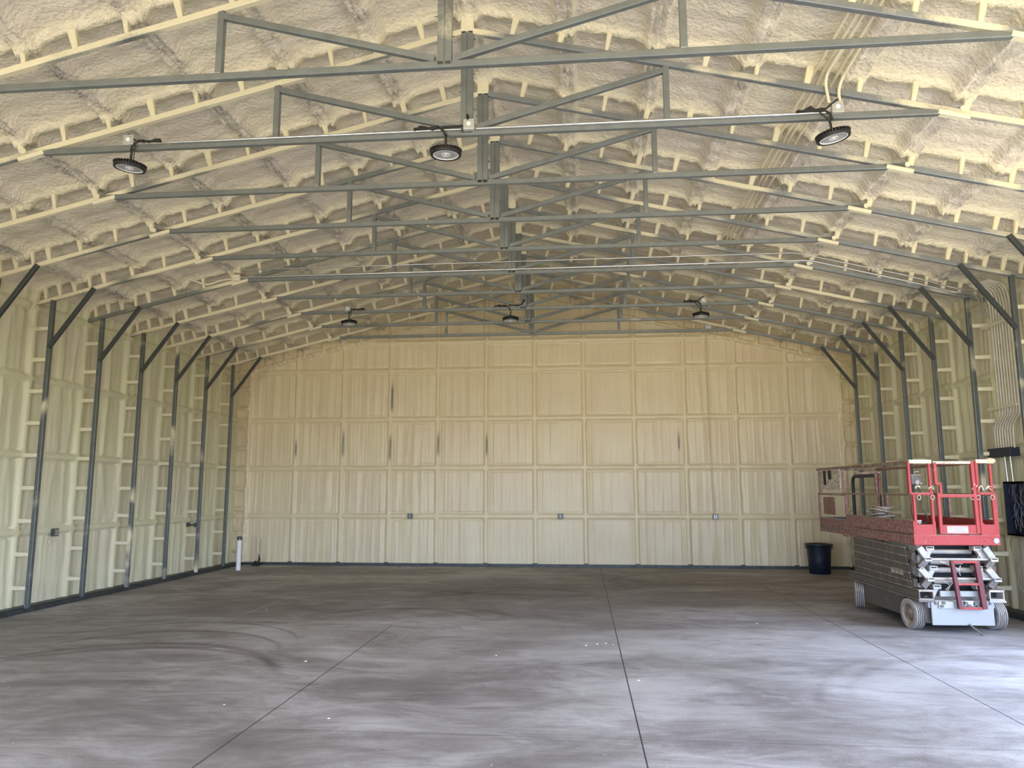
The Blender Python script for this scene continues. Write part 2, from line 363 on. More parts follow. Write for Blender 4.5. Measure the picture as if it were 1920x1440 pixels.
# back wall
def back_wall():
    xs = np.arange(XC-HW-.09, XC+HW+.09, .024); zs = np.arange(0, ZR+.05, .03)
    X, Z = np.meshgrid(xs, zs, indexing='ij')
    D = np.abs(X-XC); wx = .010*fbm(Z*3, X*0+2, 2, 51); wz = .012*fbm(X*3, Z*0, 2, 55)
    studs = [XC+1.176*k for k in range(-5, 6)]
    ds = nearest(X+wx, studs); gz = [1.15, 2.29, 3.47, 4.66, 5.36]
    dg = nearest(Z+wz, gz)
    st = 1-sstep(.040, .058, ds+wx*.4); gi = 1-sstep(.045, .063, dg+wz*.4)
    fr = np.maximum(st, gi)
    inpan = 1-fr
    cr = np.exp(-((ds-.068)/.013)**2)*(.35+.65*(X-XC < 99)*sstep(-.25, .25, fbm(X*0+np.round((X-XC)/1.176), Z*.9, 2, 57)))
    crg = np.exp(-((dg-.072)/.012)**2)*(.4+.6*sstep(-.2, .25, fbm(X*1.1, np.round(Z), 2, 58)))
    rip = fbm(X*6.5+.4*fbm(X*2, Z*.8, 2, 61), Z*.5, 3, 63)
    rid = np.abs(np.sin(PI*(X-XC)/.196+.25*fbm(X*.9, Z*.3, 2, 64)))
    lines = (1-rid)**7
    h = .036*fr + inpan*(.022*rip + .016*lines + .012*fbm(X*2, Z*1.3, 2, 66)) - inpan*.034*np.maximum(cr, crg)
    # end frame buried in the foam: rake chord, column and rungs
    rz = ZC-SL*D
    up = Z-rz
    chord = np.maximum(1-sstep(.03, .05, np.abs(up)), 0)*(D < 7.12)
    rungs = [.45+.48*i for i in range(14)]
    rg = (1-sstep(.03, .05, nearest(D, rungs)))*(up > 0)*(up < .26)
    colm = (1-sstep(.03, .05, np.abs(D-7.07)))*(Z < 4.75)
    crg2 = (1-sstep(.03, .05, nearest(Z, [.34+.49*i for i in range(9)])))*(D > 7.07)
    lump = .5+.9*np.clip(fbm(X*7, Z*7, 3, 71)+.4, 0, 1)
    E = np.maximum.reduce([chord, rg, colm, crg2])*lump
    h = np.where(E > .05, np.maximum(h, .075*E), h)
    h = h + .02*np.clip(fbm(X*9, Z*9, 2, 73), 0, 1)*((up > .04) & (up < .3) | (D > 7.1))
    bare = np.zeros_like(X)
    for px, z0, z1 in ((-4.60, 3.6, 4.45), (-4.62, 2.4, 3.2), (-5.79, 2.5, 3.3), (-3.44, 2.5, 3.25), (-2.27, 2.5, 3.2), (2.26, 2.6, 3.2), (-6.97, 2.5, 3.1)):
        bare = np.maximum(bare, .85*(1-sstep(.012, .034, np.abs(X-px-.01)))*sstep(z0, z0+.2, Z)*(1-sstep(z1-.3, z1, Z)))
    keep = Z <= ZR-SL*D+.12
    o = grid_obj('wall_back', np.stack([X, YB-h, Z], -1), M_back, dict(edge=fr*.6, bare=bare), keep, flip=True)
    tag(o, kind='structure')
back_wall()
# ceiling, both slopes in one mesh
def ceiling():
    ys = np.arange(YF-.1, YB+.08, STEP); ds = np.arange(-HW-.12, HW+.125, .0285)
    D, Y = np.meshgrid(ds, ys, indexing='ij'); A = np.abs(D)
    seedx = 81
    pur = [0, .98, 1.88, 2.80, 3.78, 4.75, 5.70, 6.62]
    w = .022*fbm(Y*2.6, D*1.0, 3, seedx)
    dp = np.min([np.abs(A+w-a) for a in pur], axis=0)
    rough = np.clip(.5+1.3*fbm(D*11, Y*5, 3, 83), 0, 1.5)
    amp = .055+.020*fbm(Y*.8, np.round(A*1.03)+9*(D > 0), 2, 85)
    rid = (1-sstep(.085, .15, dp))*amp*1.25 + .022*rough*(1-sstep(.05, .13, dp))
    q = (A+w) - np.array(pur)[np.argmin([np.abs(A+w-a) for a in pur], axis=0)]
    act = sstep(-.25, .05, fbm(Y*1.4, D*2, 2, 87))
    wq = .012*fbm(Y*4, D, 2, 86)
    for off, wd, am in ((-.10, .018, .030), (-.02, .012, .026), (.045, .013, .028), (.125, .018, .026)):
        rid = rid - am*np.exp(-((q-off+wq)/wd)**2)*act
    for off in (-.06, .012, .080): rid = rid + (.034+.02*fbm(Y*3, D*3+off*50, 2, 88))*np.exp(-((q-off+wq)/.020)**2)
    dfr = nearest(Y+.012*fbm(D*3, Y*0, 2, 89), FR)
    cr = .012*fbm(D*14+Y*3, Y*9, 2, 91)
    frb = (1-sstep(.034, .070, dfr))*(.042+cr) + .020*(1-sstep(.06, .20, dfr)) + .030*np.clip(fbm(D*16+Y*6, Y*8-D*3, 2, 92), 0, 1)*(1-sstep(.10, .24, dfr))
    h = np.maximum(rid, 0) + frb*(1-.3*np.clip(rid*8, 0, 1))
    bay = .030*fbm(D*1.3, Y*1.3, 3, 93) + .010*fbm(D*6, Y*6, 2, 95)
    # waves from the roof ribs under the skin, along the slope
    wav = .007*np.sin(2*PI*(Y-Y1)/.305 + 1.5*fbm(D*.6, Y*.5, 2, 97))
    h = h + bay*(1-.5*(1-sstep(.05, .2, dfr))) + wav*sstep(.1, .25, dfr)
    h = h + .09*np.exp(-((HW-A)/.10)**2)      # cove at the eave
    Zr = ZR - SL*A
    nz = 1/math.sqrt(1+SL*SL)
    edge = np.clip(.9*(1-sstep(.06, .20, dfr)), 0, 1)
    o = grid_obj('ceiling', np.stack([XC+D, Y, Zr-h/nz], -1), M_roof, dict(edge=edge, bare=np.zeros_like(Y)), flip=True)
    tag(o, kind='structure')
ceiling()
# outer sheathing so that daylight enters only by the openings
M_sheet = plain('sheet_metal', (.55, .55, .52), .5, .2)
# front wall with two roller-door openings
FD = [(-.6, 4.9, 4.3), (-7.4, -3.4, 3.9)]
def front_wall():
    b = MB(); xs = sorted([XC-HW-.1, XC+HW+.1]+[v for d in FD for v in d[:2]])
    x0 = xs[0]
    for a, c in zip(xs[:-1], xs[1:]):
        mid = (a+c)/2; hh = 0
        for d in FD:
            if d[0] <= mid <= d[1]: hh = d[2]
        n = 8
        for i in range(n):
            u, v = a+(c-a)*i/n, a+(c-a)*(i+1)/n
            zu, zv = [ZR-SL*abs(t-XC)+.12 for t in (u, v)]
            vs = [(u, YF, hh), (v, YF, hh), (v, YF, zv), (u, YF, zu), (u, YF-.15, hh), (v, YF-.15, hh), (v, YF-.15, zv), (u, YF-.15, zu)]
            b.add(vs, [(0,1,2,3),(5,4,7,6),(4,5,1,0),(3,2,6,7),(4,0,3,7),(1,5,6,2)])
    tag(b.build('wall_front', M_wall, fix=True), kind='structure')
front_wall()
# reveal of the side door
b = MB()
xr = XC+HW
b.box((xr-.09, SIDEDOOR[0]-.12, 0), (xr+.14, SIDEDOOR[0]+.02, SIDEDOOR[2]+.1)); b.box((xr-.09, SIDEDOOR[1]-.02, 0), (xr+.14, SIDEDOOR[1]+.12, SIDEDOOR[2]+.1))
b.box((xr-.09, SIDEDOOR[0]-.12, SIDEDOOR[2]-.03), (xr+.14, SIDEDOOR[1]+.12, SIDEDOOR[2]+.12))
tag(b.build('trim_1', M_wall), kind='structure')
# base rails
tag(MB().box((XC-HW-.02, YF, 0), (XC-7.03, YB-.02, .055)).box((XC-7.10, YF, .055), (XC-7.085, YB-.02, .075)).build('baseboard_left', M_base), kind='structure')
tag(MB().box((XC+7.03, SIDEDOOR[1]+.1, 0), (XC+HW+.02, YB-.02, .055)).box((XC+7.085, SIDEDOOR[1]+.1, .055), (XC+7.10, YB-.02, .075)).build('baseboard_right', M_base), kind='structure')
bb = MB().box((XC-7.03, YB-.085, 0), (XC+7.03, YB, .06))
for k in range(-5, 6): bb.box((XC+1.176*k-.05, YB-.10, 0), (XC+1.176*k+.05, YB-.08, .085))
tag(bb.build('baseboard_back', M_base), kind='structure')
# ------------------------------------------------------------------ truss frames
W = .060
def make_frame():
    root = empty('truss_frame', (0, 0, 0))
    MB().bar((-4.70, 0, ZT), (0, 0, ZT), W, bev=.006).bar((0, 0, ZT), (4.70, 0, ZT), W, bev=.006).build('tie_beam', M_steel, root)
    for s in (-1, 1):
        e = MB(); e.bar((s*4.50, 0, ZT), (s*4.78, 0, chordz(4.78)-.035), .085, .05, bev=.012); e.tube([(s*4.72, -.045, ZT+.005), (s*4.72, .045, ZT+.005)], .030, 10)
        e.build('end_clamp', M_coat, root)
    kp = MB(); kp.box((-.0615, -.03, ZT-.01), (-.0025, .03, ZC+.05)); kp.box((.0025, -.03, ZT-.01), (.0615, .03, ZC+.05))
    kp.box((-.05, -.022, ZT), (.05, .022, ZC+.045))
    kp.build('king_post', M_steel, root, bevel=.004)
    MB().box((-.068, -.034, ZC-.02), (.068, .034, ZC+.28)).build('king_post_top', M_coat, root, bevel=.012)
    sc = MB()
    for i in range(5):
        zz = ZT+.25+i*.19; s = -1 if i % 2 else 1
        sc.tube([(s*.06, -.012, zz), (s*.085, -.012, zz+.002)], .004, 6)
    sc.build('screw_heads', M_brace, root)
    for s in (-1, 1):
        MB().box((s*1.98-.029, -.029, ZT+.028), (s*1.98+.029, .029, chordz(1.98)-.02)).build('web_post', M_steel, root, bevel=.004)
        MB().bar((s*.085, 0, ZT+.055), (s*1.955, 0, chordz(1.98)-.07), .055, bev=.005).build('diagonal_strut', M_steel, root)
    for s in (-1, 1):
        MB().bar((0, 0, ZC), (s*7.33, 0, chordz(7.33)), W, bev=.006).build('rafter', M_most if s < 0 else M_patch, root)
        MB().box((s*7.07-.032, -.03, 0.0), (s*7.07+.032, .03, chordz(7.07)-.01)).build('column', M_col, root, bevel=.005)
        MB().bar((s*7.05, -.045, 3.95), (s*6.38, -.045, chordz(6.38)-.015), .058, bev=.005).build('knee_brace', M_brace, root)
    ds = [.45, .93, 1.40, 1.88, 2.35, 2.84, 3.31, 3.79, 4.28, 4.75, 5.27, 5.78, 6.23, 6.47, 6.71, 6.95, 7.18]
    base = None
    for s in (-1, 1):
        src = None
        for i, d in enumerate(ds):
            nrm = Vector((s*SL, 0, 1)).normalized()
            p = Vector((s*d, 0, chordz(d)))
            if src is None:
                bmb = MB(); a = nrm*.02; c = nrm*.30
                bmb.bar(a, c, .046, .046, up=(0, 1, 0), w2=.075, h2=.07, bev=.008)
                src = bmb.build('roof_rung', M_coat, root); o = src
            else:
                o = src.copy(); COL.objects.link(o); o.parent = root
            o.location = p
            o.scale = (1+.22*math.sin(i*2.3), 1, 1)
        src = None
        for i in range(9):
            z = .34+.49*i
            if src is None:
                src = MB().bar((s*.02, 0, 0), (s*.30, 0, 0), .05, .055, w2=.06, h2=.07, bev=.008).build('wall_rung', M_coat, root); o = src
            else:
                o = src.copy(); COL.objects.link(o); o.parent = root
            o.location = (s*7.07, 0, z)
    return root
fr0 = make_frame()
ordn = ['nearest', 'second', 'third', 'fourth', 'fifth', 'sixth', 'seventh', 'eighth', 'ninth', 'tenth']
# the frame just above the camera shows a corner only
for k in range(0, 11):
    o = fr0 if k == 0 else copy_tree(fr0)
    o.location = (XC, TY(k), 0)
    if k == 0: lab = 'steel truss frame overhead, only its beam showing at the top left corner'
    elif k == 1: lab = 'grey steel truss frame with the highest tie beam crossing the whole view'
    elif k == 2: lab = 'grey steel truss frame carrying the three large near lights'
    elif k == 8: lab = 'grey steel truss frame carrying the three small far lights'
    elif k == 6: lab = 'grey steel truss frame with two long conduits running along its tie beam'
    elif k == 10: lab = 'grey steel truss frame farthest back, lowest tie beam just before the end wall'
    elif k == 3: lab = 'grey steel truss frame next behind the one with the large near lights'
    elif k == 4: lab = 'grey steel truss frame, second behind the one with the large near lights'
    elif k == 5: lab = 'grey steel truss frame just in front of the one carrying the long conduits'
    elif k == 7: lab = 'grey steel truss frame just behind the one carrying the long conduits'
    elif k == 9: lab = 'grey steel truss frame between the small far lights and the last frame'
    tag(o, lab, 'roof truss', 'steel truss frames spanning the hall')
# ------------------------------------------------------------------ high bay lights
def make_light(kind):
    root = empty('high_bay_light', (0, 0, 0))
    R = .155
    h = MB()
    h.lathe([(R*.80, -.012), (R*.97, -.016), (R, -.004), (R, .018), (R*.86, .030), (.085, .040), (.075, .070), (.055, .075), (.02, .078)], 48)
    h.disc(R*.80, -.004, 48)
    h.disc(.02, .078, 48, up=True)
    for i in range(36):                       # cooling fins
        a = 2*PI*i/36; c, s_ = math.cos(a), math.sin(a)
        h.bar((c*.080, s_*.080, .040), (c*(R+.003), s_*(R+.003), .024), .006, .034)
    h.build('housing', M_black, root)
    MB().disc(R*.80, -.006, 48, up=False).build('lens', plain('lens', (.36, .36, .37), .28, .0, var=.25, scale=14) if 'lens' not in bpy.data.materials else bpy.data.materials['lens'], root)
    rg = MB(); rg.lathe([(R*.76, -.007), (R*.78, -.013), (R*.82, -.013), (R*.83, -.006)], 48); rg.lathe([(R*.22, -.0065), (R*.23, -.010), (R*.27, -.010), (R*.28, -.0065)], 24)
    rg.cbox((0, 0, -.008), (.03, .02, .004))
    rg.build('lens_ring', M_white, root)
    hk = MB(); hk.tube([(0, 0, .075), (0, 0, .165)], .012, 8)
    hk.tube([(0, 0, .165), (.012, 0, .180), (.010, 0, .20), (-.006, 0, .205), (-.012, 0, .193)], .005, 6)
    hk.build('hook', M_black, root)
    return root
lights = [(2, -4.61, -.10, 'left'), (2, -1.30, 0.0, 'centre'), (2, 2.42, .16, 'right'), (8, -4.60, .05, 'left'), (8, -1.35, 0, 'centre'), (8, 2.32, -.02, 'right')]
lt0 = make_light(0)
names = {(2, 'left'): 'large black round high bay light hanging over the left side, near truss', (2, 'centre'): 'large black round high bay light beside the near king post',
         (2, 'right'): 'large black round high bay light at right below two drooping conduits', (8, 'left'): 'small far black high bay light, leftmost of the far three',
         (8, 'centre'): 'small far black high bay light at the centre, beside the far king posts', (8, 'right'): 'small far black high bay light, rightmost of the far three'}
for i, (k, x, tilt, pos) in enumerate(lights):
    o = lt0 if i == 0 else copy_tree(lt0)
    o.location = (x, TY(k)-.055 if k == 2 else TY(k)-.02, ZT-.235); o.rotation_euler = (.06 if k == 2 else 0, -tilt, 0)
    tag(o, names[(k, pos)], 'ceiling light', 'round high bay lights hung from the trusses')
    # junction box, cord bundle
    y = TY(k); s = 1 if pos != 'left' else -1
    bx = {'left': x-.02, 'centre': XC+.03, 'right': x+.05}[pos]
    if k == 2 or pos != 'centre':
        jb = MB().box((bx-.055, y-.085, ZT+.005), (bx+.055, y-.032, ZT+.115)).build('junction_box', M_box, bevel=.006)
        MB().tube([(bx, y-.086, ZT+.06), (bx, y-.090, ZT+.06)], .022, 12).build('socket', M_white, jb)
        tag(jb, {(2, 'left'): 'grey metal junction box above the large left light', (2, 'centre'): 'grey metal junction box at the foot of the near king post',
                 (2, 'right'): 'grey metal junction box above the large right light', (8, 'left'): 'small grey junction box above the far left light', (8, 'right'): 'small grey junction box above the far right light'}[(k, pos)], 'junction box', 'junction boxes on the tie beams')
    c = MB()
    dr = 1 if pos == 'left' else -1
    a0 = x + (.05*dr)
    yy = y-.06
    c.tube([(x, yy, ZT-.06), (x+.02*dr, yy-.01, ZT+.0), (a0+.03*dr, yy, ZT+.05), (a0+.28*dr, yy, ZT+.035)], .011, 8)
    rnd = random.Random(i)
    for q in range(3):
        pts = [(a0+(.03+.06*t)*dr, yy-.01+rnd.uniform(-.012, .012), ZT+.04+rnd.uniform(-.018, .022)) for t in range(5)]
        c.tube(pts, .009, 6)
    if pos == 'centre':
        pts = arc_pts([(x+.14, yy, ZT+.05), (x+.22, yy, ZT+.06), (bx-.01, yy-.035, ZT+.16), (bx, yy-.035, ZT+.11)], .05)
        c.tube([(x-.04, yy, ZT+.05)]+pts, .012, 8)
    if pos == 'right':
        c.tube([(x-.25, yy, ZT+.05), (x-.20, yy-.01, ZT+.08), (x-.16, yy, ZT+.05), (x-.05, yy, ZT+.06), (bx, yy-.04, ZT+.13)], .010, 8)
        c.tube([(x-.12, yy, ZT+.03), (x-.05, yy-.01, ZT-.05), (x-.005, yy, ZT-.15)], .006, 6)
    if pos == 'left':
        c.tube([(x-.06, yy-.01, ZT+.11), (x+.0, yy-.02, ZT+.09), (x+.06, yy-.01, ZT+.05)], .007, 6)
        c.tube([(x+.045, yy, ZT+.02), (x+.04, yy, ZT-.17)], .004, 6)
    cd = c.build('power_cord', M_blackrub)
    tag(cd, {(2, 'left'): 'bundled black power cord of the large left light, along the tie beam', (2, 'centre'): 'bundled black power cord beside the near king post',
             (2, 'right'): 'coiled black power cord of the large right light', (8, 'left'): 'bundled black power cord of the far left light',
             (8, 'centre'): 'bundled black power cord of the far centre light', (8, 'right'): 'bundled black power cord of the far right light'}[(k, pos)], 'cable', 'power cords of the high bay lights')
# ------------------------------------------------------------------ conduits
GC = 'electrical conduits'
M_riser = plain('riser_coat', (.60, .57, .47), .6, var=.08)
def conduit(pts, r, mat, label, rad=.08, name='conduit', collars=()):
    m = MB(); m.tube(arc_pts(pts, rad) if len(pts) > 2 else pts, r, 8)
    for c_ in collars: m.tube([(c_[0]-.03, c_[1], c_[2]), (c_[0]+.03, c_[1], c_[2])], r*1.35, 8)
    o = m.build(name, mat); tag(o, label, 'conduit', GC); return o
y2 = TY(2)
conduit([(-4.2, y2-.045, ZT+.025), (-1.15, y2-.045, ZT+.025)], .012, M_galv, 'thin bright conduit on the near lit tie beam, left of the king post', collars=[(-3.2, y2-.045, ZT+.025)])
conduit([(-1.0, y2-.045, ZT+.025), (2.38, y2-.045, ZT+.025)], .014, M_galv, 'thin bright conduit on the near lit tie beam, right of the king post', collars=[(.05, y2-.045, ZT+.025), (1.9, y2-.045, ZT+.025)])
# two drooping conduits over the right near light
conduit([(2.40, y2-.06, ZT+.11), (2.375, y2-.06, 5.62), (2.38, y2-.12, 5.70), (2.42, y2-.6, 5.76)], .015, M_coat, 'cream conduit dropping to the large right light, left one of the pair', .1)
conduit([(2.50, y2-.06, ZT+.11), (2.49, y2-.06, 5.55), (2.52, y2-.12, 5.65), (2.56, y2-.6, 5.73)], .015, M_coat, 'cream conduit dropping to the large right light, right one of the pair', .1)
# bundle under the roof beside a ridge on the right slope
for i, d in enumerate((3.40, 3.47, 3.52, 3.60)):
    z = ZR-SL*d-.112
    conduit([(XC+d, YF+.3, z), (XC+d, 12.6, z)], .015, M_coat, ['foam-coated conduit along the right roof slope, innermost of the bundle of four', 'foam-coated conduit along the right roof slope, second from the ridge in the bundle of four',
            'foam-coated conduit along the right roof slope, third from the ridge in the bundle of four', 'foam-coated conduit along the right roof slope, outermost of the bundle of four'][i])
# long pair over the sixth truss
y6 = TY(6)
conduit([(-6.55, y6-.05, 5.42), (-6.25, y6-.05, 5.47), (-6.0, y6-.05, 5.475), (-5.80, y6-.05, 5.478)], .014, M_coat, 'upper cream conduit curving off the left roof slope into the twin boxes', .12)
conduit([(-6.62, y6-.05, 5.34), (-6.30, y6-.05, 5.22), (-6.1, y6-.05, 5.30), (-5.80, y6-.05, 5.33)], .014, M_coat, 'lower cream conduit curving off the left roof slope into the twin boxes', .12)
for z, lb in ((5.475, 'upper small cream box where the long conduits begin at left'), (5.335, 'lower small cream box where the long conduits begin at left')):
    o = MB().box((-5.84, y6-.09, z-.055), (-5.72, y6-.03, z+.055)).build('junction_box', M_coat, bevel=.008); tag(o, lb, 'junction box', 'junction boxes on the tie beams')
zc = lambda x: chordz(x-XC)+.05
conduit([(-5.72, y6-.05, 5.478), (3.42, y6-.05, 5.495), (5.1, y6-.05, zc(5.1)+.09), (5.75, y6-.05, 4.86), (6.02, y6-.3, 4.72), (6.05, y6-.36, 4.3)], .011, M_galv, 'upper of the two long bright conduits crossing the hall above a tie beam', .12)
conduit([(-5.72, y6-.05, 5.345), (3.62, y6-.05, 5.365), (5.1, y6-.05, zc(5.1)-.0), (5.8, y6-.05, 4.78), (5.98, y6-.3, 4.68), (6.0, y6-.36, 4.3)], .015, M_galv, 'lower of the two long bright conduits, lying on a tie beam', .12, collars=[(-4.5, y6-.05, 5.347), (-2.8, y6-.05, 5.35), (-1.05, y6-.05, 5.354), (.4, y6-.05, 5.358), (2.4, y6-.05, 5.362)])
# riser bundle on the right wall down to the dark box
xs_ = XC+HW-.115
for i in range(8):
    yt = 11.60-i*.072; yb = 11.78-i*.068
    pts = [(xs_-.22, yt+.10, 4.86-.008*i), (xs_-.03, yt+.03, 4.72), (xs_, yt, 4.5), (xs_, yt, 2.98), (xs_, yt-.01, 2.86), (xs_, yb, 2.68), (xs_, yb, 2.36)]
    o = conduit(pts, .0125, M_riser, ['cream riser conduit on the right wall, farthest from the camera of the eight', 'cream riser conduit on the right wall, second farthest of the eight',
          'cream riser conduit on the right wall, third farthest of the eight', 'cream riser conduit on the right wall, fourth farthest of the eight', 'cream riser conduit on the right wall, fifth farthest of the eight',
          'cream riser conduit on the right wall, sixth farthest of the eight', 'cream riser conduit on the right wall, second nearest of the eight', 'cream riser conduit on the right wall, nearest of the eight'][i], .09)
for z, lb in ((2.96, 'lower steel strut strapping the riser conduits to the right wall'), (4.2, 'upper steel strut strapping the riser conduits to the right wall')):
    o = MB().box((xs_-.035, 11.1, z-.02), (xs_-.015, 11.86, z+.02)).box((xs_-.015, 11.80, z-.02), (XC+HW-.02, 11.86, z+.02)).build('strut_bar', M_coat); tag(o, lb, 'bracket', 'struts behind the riser conduits')
M_navy = plain('navy_box', (.018, .026, .045), .45, .2, var=.2)
wb = MB().box((xs_-.07, 11.30, 2.24), (XC+HW-.05, 11.90, 2.37)).build('wire_trough', M_navy, bevel=.006); tag(wb, 'dark horizontal steel wire trough below the riser conduits on the right wall', 'electrical box')
ep = empty('breaker_panel', (xs_, 11.3, 1.5))
m_ = MB(); m_.box((-.07, -.25, -.38), (-.055, .26, -.36)).box((-.07, -.25, .36), (-.055, .26, .38)).box((-.07, .24, -.38), (.05, .26, .38)).box((-.07, -.25, -.38), (.05, -.23, .38)).box((.035, -.25, -.38), (.05, .26, .38)).box((-.07,-.25,.36),(.05,.26,.38)).box((-.07,-.25,-.38),(.05,.26,-.36))
m_.build('cabinet', M_navy, ep)
rn = random.Random(5); w_ = MB(); w2_ = MB()
for i in range(16):
    y0 = rn.uniform(-.18, .2); pts = [(-.01, y0, .34)]; z = .34
    for t in range(6): z -= rn.uniform(.06, .13); pts.append((rn.uniform(-.05, .02), max(-.2, min(.22, y0+rn.uniform(-.07, .07))), z))
    (w_ if i % 3 else w2_).tube(pts, .006, 6)
w_.build('wires', plain('wire_blue', (.03, .045, .09), .5), ep); w2_.build('wires', plain('wire_grey', (.22, .23, .25), .5), ep)
tag(ep, 'open dark blue breaker panel full of loose wires on the right wall', 'electrical panel')
for q, yy in enumerate((11.56, 11.42)):
    conduit([(xs_-.01, yy, 2.25), (xs_-.01, yy-.02, 1.87)], .016, M_galv, ['bright conduit between wire trough and breaker panel, farther one', 'bright conduit between wire trough and breaker panel, nearer one'][q])
o = MB().tube([(xs_-.02, 11.28, 1.14), (xs_-.02, 11.32, .8), (xs_-.06, 11.40, .62), (xs_-.06, 11.42, .45), (xs_-.03, 11.25, .22), (xs_-.02, 11.1, .09)], .006, 6).build('loose_cable', plain('cable_grey', (.35, .35, .34), .5)); tag(o, 'thin pale cable looping down below the breaker panel', 'cable')
# ------------------------------------------------------------------ back wall bits
def outlet(name, loc, rz, face, label):
    r = empty(name, loc, rz)
    MB().box((-.058, -.05, -.06), (.058, 0, .06)).build('box', M_brace, r, bevel=.006)
    MB().box((-.040, -.056, -.048), (.040, -.049, .048)).build('face_plate', face, r, bevel=.01)
    s = MB()
    for z in (-.022, .022): s.box((-.014, -.060, z-.011), (.014, -.055, z+.011))
    s.build('socket', M_brace if face is M_white else M_box, r)
    tag(r, label, 'outlet', 'wall outlet boxes'); return r
outlet('wall_outlet', (-4.08, YB-.05, 1.155), 0, M_brace, 'dark outlet box on the back wall, left of the centre')
outlet('wall_outlet', (-.51, YB-.05, 1.158), 0, M_brace, 'dark outlet box on the back wall, right of the centre')
outlet('wall_outlet', (3.03, YB-.05, 1.155), 0, M_white, 'white faced outlet at the foot of the back wall conduit')
outlet('wall_outlet', (XC-HW+.055, 11.42, 1.11), PI/2, plain('plate_grey', (.25, .23, .2), .5), 'dark outlet box on the left wall with foam crumbs below')
conduit([(2.975, YB-.055, 5.62), (2.985, YB-.055, 3.4), (3.01, YB-.055, 1.21)], .016, M_back, 'foam-coated vertical conduit on the back wall above the white outlet')
o = conduit([(2.86, TY(10)+.03, 5.62), (2.86, TY(10)+.03, 5.40)], .011, M_galv, 'short conduit drop above the white box near the back wall')
o = MB().box((2.80, TY(10)-.02, 5.30), (2.93, TY(10)+.07, 5.43)).build('junction_box', plain('pale_box', (.5, .5, .47), .5), bevel=.006); tag(o, 'pale square junction box hanging near the back wall, right side', 'junction box', 'junction boxes on the tie beams')
o = MB().box((-8.40, 15.50, 1.02), (-8.19, 15.53, 1.06)).box((-8.41, 15.485, 1.00), (-8.36, 15.535, 1.09)).box((-8.25, 15.485, .995), (-8.20, 15.535, 1.085)).build('conduit_bracket', M_brace); tag(o, 'small dark bracket on a left wall column far back near the corner', 'bracket')
# white pipe in the far left corner
p = MB(); p.lathe([(.052, 0), (.052, .70)], 20); p.lathe([(.052, .70), (.046, .70), (.046, .60)], 20); p.disc(.046, .60, 20)
o = p.build('vent_pipe', M_pvc); o.location = (-7.69, 16.50, 0)
cp = MB().lathe([(.0535, .66), (.0535, .735), (.05, .74)], 20); cp.disc(.05, .74, 20); c2 = cp.build('pipe_cap', M_brace, o)
tag(o, 'white plastic pipe standing on the floor in the far left corner', 'pipe')
o = MB().tube([(-7.72, 17.55, 0), (-7.72, 17.55, .66)], .022, 10).build('water_pipe', M_coat); tag(o, 'thin foam-coated pipe rising beside the black rag in the corner', 'pipe')
rg = MB(); rr = random.Random(3)
for i in range(7):
    a = rr.uniform(0, 6.28); rg.tube([(-7.70+.09*math.cos(a), 17.42+.05*math.sin(a), .02), (-7.69+rr.uniform(-.04, .04), 17.44, .05+rr.uniform(0, .05)), (-7.66+rr.uniform(-.05, .08), 17.45, .02)], .022, 6)
rg.tube([(-7.66, 17.46, .04), (-7.63, 17.47, .16), (-7.65, 17.47, .27)], .02, 6, radii=[.03, .022, .006])
o = rg.build('black_rag', M_blackrub); tag(o, 'crumpled black rag at the base of the corner pipe', 'rag')
# dark door frame against the right wall
df = MB(); xd = XC+6.98
df.tube(arc_pts([(xd, 17.05, .02), (xd, 17.05, 2.05), (xd, 15.62, 2.05), (xd, 15.62, .02)], .16), .035, 8)
o = df.build('door_frame', plain('door_frame_dark', (.03, .035, .045), .5)); tag(o, 'dark round-cornered frame standing against the right wall behind the red lift', 'door frame')
# hanging cable loops, upper left
xl = XC-HW+.11
o = MB().tube([(xl, TY(5)-.10, 4.83), (xl, TY(5)-.13, 4.70), (xl, TY(5)-.20, 4.52), (xl, TY(5)-.22, 4.36), (xl+.02, TY(5)-.16, 4.27), (xl+.03, TY(5)-.05, 4.25)], .011, 8).build('loose_cable', M_coat); tag(o, 'foam-coated cable curving down to a rung beside the nearest left column', 'cable')
o = MB().tube([(xl-.03, 9.80, 4.97), (xl, 9.80, 4.80), (xl, 9.78, 4.55), (xl, 9.70, 4.2), (xl, 9.66, 3.86), (xl, 9.68, 3.74), (xl, 9.74, 3.72), (xl, 9.75, 3.86), (xl, 9.80, 4.3)], .008, 8).build('loose_cable', plain('olive_cable', (.12, .115, .08), .5)); tag(o, 'dark cable loop hanging from the eave at the left edge', 'cable')
# ------------------------------------------------------------------ trash can
tc = empty('trash_can', (5.02, 16.85, 0))
bd = MB(); bd.lathe([(.20, 0), (.215, .01), (.232, .30), (.255, .58), (.262, .60)], 32); bd.disc(.20, 0, 32, up=False); bd.lathe([(.250, .60), (.205, .03)], 32); bd.disc(.205, .03, 32)
bd.build('body', M_can, tc)
rm = MB(); rm.lathe([(.262, .575), (.285, .580), (.290, .60), (.285, .622), (.262, .625), (.250, .60)], 32); rm.build('rim', M_rim, tc)
for s in (-1, 1):
    MB().bar((s*.262, -.05, .54), (s*.262, .05, .54), .035, .03).build('handle', M_rim, tc)
tag(tc, 'dark blue plastic trash can standing against the back wall', 'trash can')
